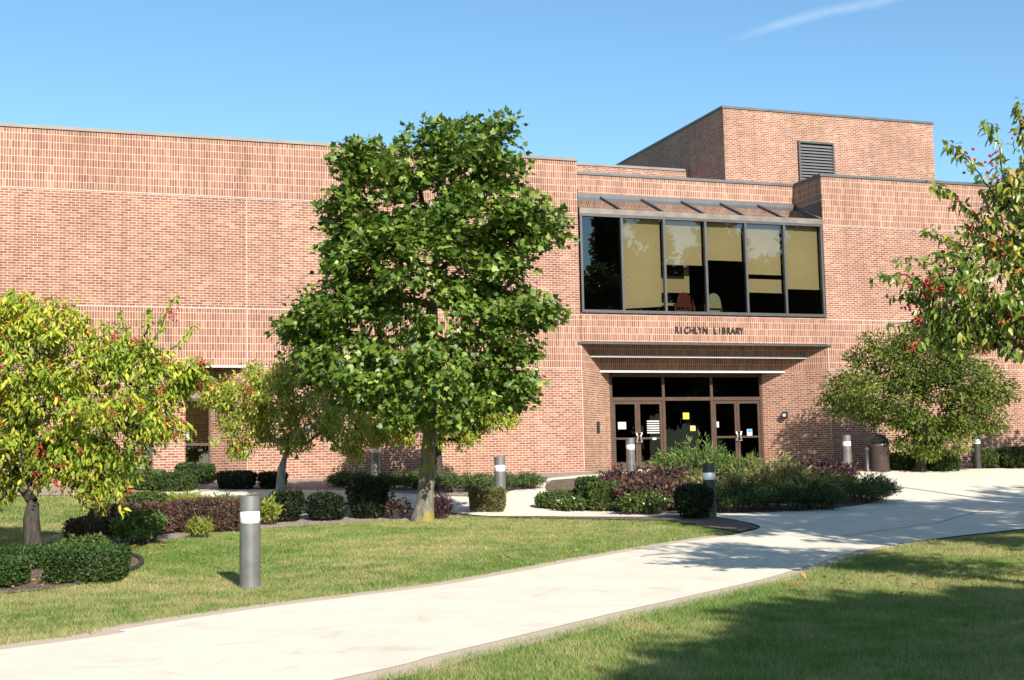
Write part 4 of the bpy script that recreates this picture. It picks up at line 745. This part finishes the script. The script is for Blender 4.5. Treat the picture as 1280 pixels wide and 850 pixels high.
# ------------------------------------------------------------------ hedges and shrubs
def rbox_points(n, a, b, h, rng, taper=0.0, rd=4.0):
    """points and normals on a rounded box of half sizes a, b and height h"""
    d = rng.normal(size=(n*2, 3)); d = d/np.max(np.abs(d)/np.array([1, 1, 1]), axis=1, keepdims=True)
    q = d/((np.abs(d)**rd).sum(1)**(1/rd))[:, None]; nn = nrm(np.sign(q)*np.abs(q)**(rd-1)/np.array([a, b, h/2]))
    p = q*np.array([a, b, h/2]); keep = (p[:, 2] > -h*.46); p, nn = p[keep][:n], nn[keep][:n]
    s = 1+taper*(p[:, 2:3]/h); p = p*np.concatenate([s, s, np.ones_like(s)], 1); p[:, 2] += h/2
    return p, nn
SEED = [500]
def hedge(name, x, y, a, b, h, lm, label, rz=0, n=None, leaf=.05, taper=.0, rd=4.0, rough=.03, dens=1.0, group=None, cat='shrub', tm=T_SMALL, sink=0.0, z=None):
    if group == 'clipped hedges' and rd == 4.0: rd = 7.0; rough = .016
    SEED[0] += 1; rng = np.random.default_rng(SEED[0]); e = empty(name, (float(x), float(y), float(f(y) if z is None else z)-sink), rz); tag(e, label, cat, group)
    area = 4*a*b+4*(a+b)*h; n = n or int(min(14000, area/(leaf*leaf)*5.0*dens))
    p, nn = rbox_points(n, a, b, h, rng, taper, rd); n = len(p)
    lump = np.sin(p[:, 0]*7+SEED[0])*np.sin(p[:, 1]*6.3+SEED[0]*2)*np.sin(p[:, 2]*8+1)
    p = p - nn*(rng.random(n)[:, None]**1.5)*.10 + nn*(lump[:, None]*rough) + rng.normal(size=(n, 3))*rough*.6
    D = nrm(nn*.75+rng.normal(size=(n, 3))*.55+np.array([0, 0, .25])); Nn = nrm(nn*.8+rng.normal(size=(n, 3))*.5); V, T = scatter(tm, p, D, Nn, leaf*rng.uniform(.7, 1.4, n)); tri_mesh('foliage', V, T, lm, e)
    k = MB(); q = 10
    prof = [(0, .0)]; 
    rings = [(.45, .04), (.66, .12), (.76, .35), (.76, .68), (.68, .80), (.4, .84)]
    base = len(k.v)
    for s, t in rings:
        for i in range(24):
            an = 2*math.pi*i/24; cx = math.copysign(abs(math.cos(an))**(2/rd), math.cos(an)); cy = math.copysign(abs(math.sin(an))**(2/rd), math.sin(an)); ss = s*(1+taper*(t-.5)); k.v.append((a*ss*cx, b*ss*cy, h*t))
    for r in range(len(rings)-1):
        for i in range(24): k.f.append((r*24+i, r*24+(i+1) % 24, (r+1)*24+(i+1) % 24, (r+1)*24+i)); k.uv.append([(0, 0)]*4); k.sm.append(True)
    k.f.append(tuple(range((len(rings)-1)*24, len(rings)*24))); k.uv.append([(0, 0)]*24); k.sm.append(False)
    k.build('branches', M['twig'], e)
    if taper > .12:
        k = MB(); 
        for i in range(5): an = i*1.26; k.tube([(.04*math.cos(an), .04*math.sin(an), -.05), (.3*a*math.cos(an), .3*b*math.sin(an), h*.4)], [.018, .012], 5)
        k.build('stems', M['twig'], e)
    return e
def spray(name, x, y, a, b, h, lm, label, n=90, per=22, leaf=.07, arch=.5, group=None, cat='shrub', tm=T_NEEDLE, rz=0, upw=.5, flowers=None, fn=0, fr=.02, stem=True, z=None):
    """shrub of arching stems clothed in small leaves"""
    SEED[0] += 1; rng = np.random.default_rng(SEED[0]); e = empty(name, (float(x), float(y), float(f(y) if z is None else z)), rz); tag(e, label, cat, group)
    an = rng.random(n)*2*math.pi; r = rng.random(n)**.5; bx = np.stack([np.cos(an)*r*a*.62, np.sin(an)*r*b*.62, np.zeros(n)], 1)
    o = np.stack([np.cos(an), np.sin(an), np.zeros(n)], 1); ln = h*rng.uniform(.75, 1.25, n)*(1-.35*r)
    tipv = bx + o*np.array([a, b, 0])*(.42*rng.uniform(.5, 1.1, n))[:, None]; tipv[:, 2] = ln*(1-arch*.35*r)
    mid = bx*.6+tipv*.4; mid[:, 2] = ln*(.62+.25*arch)
    t = rng.uniform(.22, 1, (n, per)); P = ((1-t)**2)[..., None]*bx[:, None]+(2*t*(1-t))[..., None]*mid[:, None]+(t*t)[..., None]*tipv[:, None]; tan = (2*(1-t))[..., None]*(mid-bx)[:, None]+(2*t)[..., None]*(tipv-mid)[:, None]
    P = P.reshape(-1, 3)+rng.normal(size=(n*per, 3))*leaf*.35; tan = nrm(tan.reshape(-1, 3)); N = len(P)
    D = nrm(tan*.75+rng.normal(size=(N, 3))*.5+np.array([0, 0, .15])); Nn = nrm(np.repeat(o, per, 0)*.5+np.array([0, 0, .7])+rng.normal(size=(N, 3))*.45)
    V, T = scatter(tm, P, D, Nn, leaf*rng.uniform(.7, 1.35, N)); tri_mesh('foliage', V, T, lm, e)
    if stem:
        k = MB()
        for i in range(0, n, 2): k.tube([bx[i]-np.array([0, 0, .04]), (bx[i]+mid[i]*2+tipv[i])/4, tipv[i]], [.007, .005, .003], 4, False)
        k.build('stems', M['twig'], e)
    if flowers is not None:
        q = rng.integers(0, n, fn); c = tipv[q]+rng.normal(size=(fn, 3))*np.array([.08, .08, .05])
        V, T = scatter(T_OCTA, c, rdir(fn, rng), rdir(fn, rng), fr*rng.uniform(.6, 1.4, fn)); tri_mesh('flowers', V, T, flowers, e)
    return e
def px(u0, u1, v0, v1, depth=None):
    """box on the ground from a pixel box: centre, half width, height"""
    u = (u0+u1)/2
    if depth is None: P = G(u, v1); d = float((P-CAM)@_F)
    else: d = depth; P = at(u, v1, d)
    return P[0], P[1], (u1-u0)/2/FPX*d, (v1-v0)/FPX*d
RZ = -YAW
def H_(box, b, lm, label, **kw):
    x, y, a, h = px(*box[:4], **({'depth': box[4]} if len(box) > 4 else {})); off = kw.pop('push', b)
    x += math.sin(YAW)*off; y += math.cos(YAW)*off; name = kw.pop('name', 'hedge'); kw.setdefault('rz', RZ)
    return hedge(name, x, y, a, b, h, lm, label, **kw)
def S_(box, b, lm, label, **kw):
    x, y, a, h = px(*box[:4], **({'depth': box[4]} if len(box) > 4 else {})); x += math.sin(YAW)*b*.8; y += math.cos(YAW)*b*.8; name = kw.pop('name', 'shrub'); kw.setdefault('rz', RZ)
    return spray(name, x, y, a*1.0, b, h, lm, label, **kw)
gh = 'clipped hedges'
H_((50, 140, 688, 732), .42, M['yew'], 'largest clipped boxwood hedge, nearest the lawn at the front of the left crabapple bed', group=gh, leaf=.034, cat='hedge', rd=7, rough=.02)
H_((-8, 50, 686, 714), .26, M['yew'], 'clipped boxwood hedge behind the mulch gap, under the left crabapple', group=gh, leaf=.034, cat='hedge', rd=7, rough=.02)
H_((-44, 13, 703, 738), .34, M['yew'], 'clipped boxwood hedge cut off by the left edge of the photo', group=gh, leaf=.034, cat='hedge', rd=7, rough=.02)
S_((58, 130, 673, 698), .35, M['yew_light'], 'loose low green shrub behind the large front hedge', n=110, per=22, leaf=.06, tm=T_SMALL)
H_((78, 118, 651, 677), .30, M['barberry'], 'dark shaded left end block of the purple barberry hedge', name='barberry_hedge', group='barberry hedges', leaf=.045, cat='hedge', rd=5)
H_((106, 206, 633, 671), .42, M['barberry'], 'long purple brown barberry hedge behind the loose green shrub', name='barberry_hedge', group='barberry hedges', leaf=.042, cat='hedge', rd=6, rough=.02)
H_((200, 304, 627, 667), .42, M['barberry'], 'purple brown barberry hedge directly left of the nearest bollard light', name='barberry_hedge', group='barberry hedges', leaf=.042, cat='hedge', rd=6, rough=.02)
S_((130, 200, 640, 683), .42, M['juniper_bright'], 'loose green shrub spilling in front of the purple barberry hedge', n=130, per=26, leaf=.065, tm=T_SMALL)
S_((228, 264, 649, 674), .2, M['lime'], 'small yellow green tuft shrub on gravel in front of the barberry hedge', n=60, per=16, leaf=.07, upw=.9)
H_((153, 196, 619, 642), .35, M['yew_light'], 'clipped flared hedge on the far side of the barberry hedge', group=gh, leaf=.05, taper=.25, cat='hedge')
S_((196, 250, 617, 637), .4, M['lime'], 'yellow green low shrub behind the barberry hedge', n=90, per=18, leaf=.08)
S_((246, 300, 620, 636), .4, M['juniper_bright'], 'low bright green shrub behind the barberry hedge, near the small crabapple', n=80, per=16, leaf=.08)
H_((113, 154, 597, 619), .4, M['yew'], 'rounded green bush at the left end of the hedges by the side door', name='round_bush', leaf=.055, rd=2.6)
H_((152, 198, 590, 613), .4, M['yew_light'], 'clipped hedge under the narrow strip window', group=gh, leaf=.055, cat='hedge')
H_((190, 236, 594, 616), .4, M['yew'], 'clipped hedge in front of the brick pier left of the side door', group=gh, leaf=.055, cat='hedge', rd=5)
H_((216, 262, 588, 612, 32.5), .35, M['yew'], 'clipped hedge directly before the side door', group=gh, leaf=.055, cat='hedge', rd=5)
H_((270, 312, 592, 613), .4, M['shaded_yew'], 'dark clipped hedge right of the side door', group=gh, leaf=.055, taper=.3, cat='hedge')
H_((322, 352, 593, 612), .4, M['shaded_yew'], 'dark clipped hedge behind the small crabapple trunk', group=gh, leaf=.055, taper=.3, cat='hedge')
x, y, a, h = px(184, 212, 557, 596, 33.8); spray('climbing_shrub', x, y, a, .2, h*1.1, M['juniper_bright'], 'thin half bare shrub against the brick pier left of the side door', n=34, per=12, leaf=.10, tm=T_SMALL, arch=.1)
# shaded bushes between lawn and walk
def bush(u0, u1, v0, v1, d, b, m, label, **kw): return H_((u0, u1, v0, v1, d), b, m, label, push=0, z=None, **kw)
S_((322, 348, 628, 660, 24.2), .25, M['lime'], 'bright green shrub just right of the nearest bollard light', n=80, per=18, leaf=.07, tm=T_SMALL)
bush(341, 376, 625, 661, 25.0, .34, M['shaded_yew'], 'dark flat topped clipped bush at the lawn edge, left of the shaded bushes', name='clipped_bush', leaf=.05, taper=.3, rd=5)
bush(385, 431, 626, 659, 25.2, .36, M['shaded_yew'], 'wide dark shaded mound bush between two clipped bushes', name='mound_bush', leaf=.05, rd=2.5)
bush(438, 482, 607, 655, 25.6, .38, M['shaded_yew'], 'tall dark flared clipped bush left of the maple trunk', name='clipped_bush', leaf=.05, taper=.35, rd=4)
S_((478, 512, 622, 652, 25.2), .25, M['barberry'], 'sparse dark twiggy shrub left of the maple trunk', n=40, per=14, leaf=.06, tm=T_SMALL)
S_((532, 566, 617, 648, 25.2), .3, M['purple'], 'spiky purple shrub right of the maple trunk', n=60, per=18, leaf=.09)
H_((588, 630, 613, 642), .32, M['olive'], 'olive brown clipped hedge left of the bollard light at the lawn edge', group=gh, leaf=.045, taper=.12, cat='hedge')
# spreading juniper behind the maple
gj = 'low spreading junipers by the wall'
for i, (u, v1, d, w_, hh, lab) in enumerate(((440, 615, 32.2, 30, 24, 'low juniper sprawling right beside the wall bollard light left of the maple trunk'), (505, 617, 31.6, 48, 30, 'low juniper mound seen directly behind the maple trunk base'), (575, 618, 31.0, 52, 34, 'low juniper mound in the middle right of the maple trunk'), (640, 613, 31.6, 44, 30, 'low juniper sprawling furthest right, where the walk turns up to the doors'))):
    P = at(u, v1, d); spray('juniper', P[0], P[1], w_/FPX*d, .9, .62*hh/FPX*d, M['juniper'], lab, n=210, per=26, leaf=.10, arch=.9, group=gj, rz=RZ)
# planting at lawn's back edge and island
H_((671, 732, 617, 638), .35, M['yew_light'], 'low light green hedge at the lawn edge right of the second bollard', group=gh, leaf=.05, cat='hedge', rd=2.8)
H_((722, 752, 601, 640, 27.0), .35, M['yew'], 'dark clipped hedge just behind the bright cube hedge', group=gh, leaf=.05, cat='hedge')
H_((736, 779, 606, 641), .36, M['yew_light'], 'bright clipped cube hedge at the lawn edge before the purple shrubs', group=gh, leaf=.045, taper=.12, cat='hedge', rd=6)
S_((690, 740, 622, 641), .22, M['yew_light'], 'low white flowering plant left of the cube hedge', name='flowering_plant', n=60, per=14, leaf=.07, tm=T_SMALL, flowers=M['flower_white'], fn=18, fr=.017)
S_((768, 842, 617, 645), .3, M['yew_light'], 'low white flowering plant right of the cube hedge', name='flowering_plant', n=110, per=16, leaf=.08, tm=T_SMALL, flowers=M['flower_white'], fn=26, fr=.017)
bush(846, 890, 610, 652, 24.6, .36, M['shaded_yew'], 'dark round clipped bush on the mulch tip left of the dark bollard', name='clipped_bush', leaf=.045, taper=.4, rd=2.8)
gi = 'purple barberries in the island'
def isl_spray(u, v1, d, wpx, hpx, b, m, lab, name='barberry', **kw):
    P = at(u, v1, d); return spray(name, P[0], P[1], wpx/2/FPX*d, b, hpx/FPX*d, m, lab, rz=RZ, **kw)
isl_spray(790, 617, 29.0, 110, 40, 1.0, M['purple'], 'wide purple barberry mound at the left end of the island', n=260, per=24, leaf=.075, tm=T_SMALL, group=gi)
isl_spray(840, 614, 29.6, 90, 40, 1.0, M['barberry'], 'brown barberry in the island in front of the bright juniper', n=200, per=24, leaf=.075, tm=T_SMALL, group=gi)
isl_spray(1030, 606, 32.4, 90, 32, .8, M['purple'], 'purple barberry at the right end of the island by the bollard', n=180, per=22, leaf=.075, tm=T_SMALL, group=gi)
isl_spray(868, 607, 31.0, 110, 62, 1.1, M['juniper_bright'], 'tall bright green juniper sprays in the island before the fixed entrance pane', 'juniper', n=150, per=40, leaf=.12, arch=.6)
isl_spray(925, 608, 30.6, 70, 52, .9, M['juniper_bright'], 'bright green juniper sprays in the island before the right doors', 'juniper', n=110, per=34, leaf=.12, arch=.6)
isl_spray(890, 618, 28.8, 90, 38, .8, M['meadow'], 'yellowish flowering perennials in the island behind the dark bollard', 'perennial_plant', n=150, per=22, leaf=.11, flowers=M['purple'], fn=40)
isl_spray(960, 616, 29.8, 100, 48, 1.0, M['meadow'], 'tall straw coloured ornamental grasses in the middle of the island', 'ornamental_grass', n=190, per=24, leaf=.14, arch=.3)
isl_spray(1010, 618, 29.4, 80, 36, .9, M['meadow'], 'straw coloured perennials right of the ornamental grasses', 'perennial_plant', n=150, per=22, leaf=.12)
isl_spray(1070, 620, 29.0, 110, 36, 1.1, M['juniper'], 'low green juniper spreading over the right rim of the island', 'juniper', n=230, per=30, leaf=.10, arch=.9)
isl_spray(1000, 634, 27.0, 130, 34, .9, M['yew'], 'low shaded juniper along the front rim of the island, right half', 'juniper', n=230, per=30, leaf=.10, arch=.9)  # darker yew leaf colour paints deeper shade onto this juniper
isl_spray(905, 635, 26.6, 130, 36, .9, M['yew'], 'low shaded juniper along the front rim of the island behind the dark bollard', 'juniper', n=230, per=30, leaf=.10, arch=.9)  # yew leaf colour again, as painted shade on the juniper
isl_spray(815, 634, 26.9, 110, 42, .8, M['barberry'], 'shaded barberry along the front rim of the island, left of the dark bush', 'barberry', n=220, per=26, leaf=.08, tm=T_SMALL, group='dark barberries in the island')
isl_spray(760, 622, 28.2, 70, 34, .7, M['barberry'], 'dark barberry at the leftmost corner of the island behind the cube hedge', 'barberry', n=150, per=26, leaf=.08, tm=T_SMALL, group='dark barberries in the island')
# hedges by the right wall
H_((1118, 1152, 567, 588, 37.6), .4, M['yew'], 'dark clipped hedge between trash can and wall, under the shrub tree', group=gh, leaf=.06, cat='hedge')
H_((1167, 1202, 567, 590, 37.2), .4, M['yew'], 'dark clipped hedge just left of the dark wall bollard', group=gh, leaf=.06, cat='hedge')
H_((1227, 1250, 560, 583, 38.6), .4, M['yew_light'], 'sunlit small clipped hedge right of the dark wall bollard', group=gh, leaf=.06, cat='hedge')
H_((1256, 1300, 558, 583, 38.6), .4, M['yew'], 'dark clipped hedge cut off by the right edge of the photo', group=gh, leaf=.06, cat='hedge')

# ------------------------------------------------------------------ grass and litter
def inpoly(P, poly):
    x, y = P[:, 0], P[:, 1]; c = np.zeros(len(P), bool); n = len(poly)
    for i in range(n):
        x0, y0 = poly[i]; x1, y1 = poly[(i+1) % n]
        if y0 == y1: continue
        k = ((y0 > y) != (y1 > y)) & (x < (x1-x0)*(y-y0)/(y1-y0)+x0); c ^= k
    return c
def lawn_patch(name, poly, dens, hgt, wid, seed, holes=()):
    rng = np.random.default_rng(seed); A = np.array(poly); lo_, hi_ = A.min(0), A.max(0); n = int((hi_-lo_).prod()*dens); P = rng.random((n, 2))*(hi_-lo_)+lo_
    k = inpoly(P, poly)
    for h in holes: k &= ~inpoly(P, h)
    P = P[k]; d = np.linalg.norm(P-CAM[:2], axis=1); n = len(P)
    P3 = np.concatenate([P, f(P[:, 1])[:, None]], 1); an = rng.random(n)*2*math.pi; s = np.stack([np.cos(an), np.sin(an), np.zeros(n)], 1)*(wid*rng.uniform(.6, 1.3, n)*np.maximum(1, d/13))[:, None]
    lean = rng.normal(size=(n, 3))*np.array([1, 1, 0])*.55; tipv = P3+(np.array([0, 0, 1])+lean)*(hgt*rng.uniform(.5, 1.3, n))[:, None]
    V = np.stack([P3-s, P3+s, tipv], 1).reshape(-1, 3); T = np.arange(n*3).reshape(-1, 3); o = tri_mesh(name, V, T, M['blade']); tag(o, kind='stuff'); return o
lo_in = [tuple(q) for q in offset_curve(lo, -.29)]; up_in = [tuple(q) for q in offset_curve(up, .26)]
near = [q for q in lo_in if q[0] < 2.5] + [(2.5, -19), (-4, -26.5), (-11.2, -29.0), (-16, -30)]
lawn_patch('grass', near, 4600, .040, .0026, 1)
front = up_in + [GX(920, 666), GX(880, 660), GX(835, 652), (-4.0, -12.4), (-5.3, -11.2), (-6.6, -10.1), (-8.4, -10.2), (-9.6, -10.45), (-10.9, -10.9), (-12.0, -11.8), (-12.9, -13.1), (-13.4, -14.8), (-13.3, -16.0), (-13.5, -17.3), (-14.4, -18.6), (-15.6, -18.9), (-17.5, -18.6), (-24, -18.6)]
front_o = tag(lawn_patch('grass', front, 2300, .036, .0026, 2), 'sunlit front lawn grass between the walk and the shrub beds', 'grass')
bk = [(-13.6, -12.4), (-13.2, -10.2), (-11.6, -8.2), (-10.7, -6.7), (-11.4, -5.1), (-12.6, -4.1), (-16, -3.2), (-22, -3.2), (-22, -15), (-17, -14.8), (-14.4, -14.2)]
tag(lawn_patch('grass', bk, 700, .05, .003, 3), 'lawn grass behind the left crabapple and barberry hedge', 'grass')
bpy.data.objects['grass']['label'] = 'shadow dappled near lawn grass in the lower right corner'; bpy.data.objects['grass']['category'] = 'grass'
def edge_patch(name, c, a, b, seed, lab, n=1700, h=.075):
    A = [tuple(q) for q in offset_curve(c, a)]; Bq = [tuple(q) for q in offset_curve(c, b)][::-1]; tag(lawn_patch(name, A+Bq, n, h, .003, seed), lab, 'grass')
edge_patch('grass', up[6:], .19, .36, 11, 'ragged taller grass along the far edge of the walk'); edge_patch('grass', lo[6:55], -.20, -.40, 12, 'ragged taller grass along the near edge of the walk')
def litter(name, poly, n, seed, sz, lab):
    rng = np.random.default_rng(seed); A = np.array(poly); lo_, hi_ = A.min(0), A.max(0); P = rng.random((n*6, 2))*(hi_-lo_)+lo_; P = P[inpoly(P, poly)][:n]; n = len(P)
    P3 = np.concatenate([P, f(P[:, 1])[:, None]+.045], 1); Nn = nrm(np.array([0, 0, 1.])+rng.normal(size=(n, 3))*.35); D = rdir(n, rng)*np.array([1, 1, .25]); V, T = scatter(T_OVAL, P3, D, Nn, sz*rng.uniform(.6, 1.4, n)); o = tri_mesh(name, V, T, M['dry']); tag(o, lab, 'fallen leaves', kind='stuff')
litter('fallen_leaves', near, 90, 5, .075, 'dry brown leaves scattered over the shaded near lawn')
litter('fallen_leaves', [GX(960, 725), GX(1280, 712), GX(1280, 742), GX(980, 740)], 36, 8, .10, 'dry brown leaves on the sunlit strip of the near lawn at right')
litter('fallen_leaves', front, 110, 6, .075, 'dry orange leaves dotted over the sunlit front lawn')
litter('fallen_leaves', [(-17, -18.4), (-15.6, -18.7), (-14.4, -18.4), (-13.6, -17.2), (-13.4, -16), (-13.7, -15), (-15, -14.8), (-17, -15.6)], 420, 7, .07, 'orange leaves covering the mulch under the left crabapple')
litter('fallen_leaves', [GX(150, 690), GX(200, 672), GX(215, 690), GX(170, 712)], 40, 9, .075, 'orange leaves on the grass beside the edge of the left mulch bed')
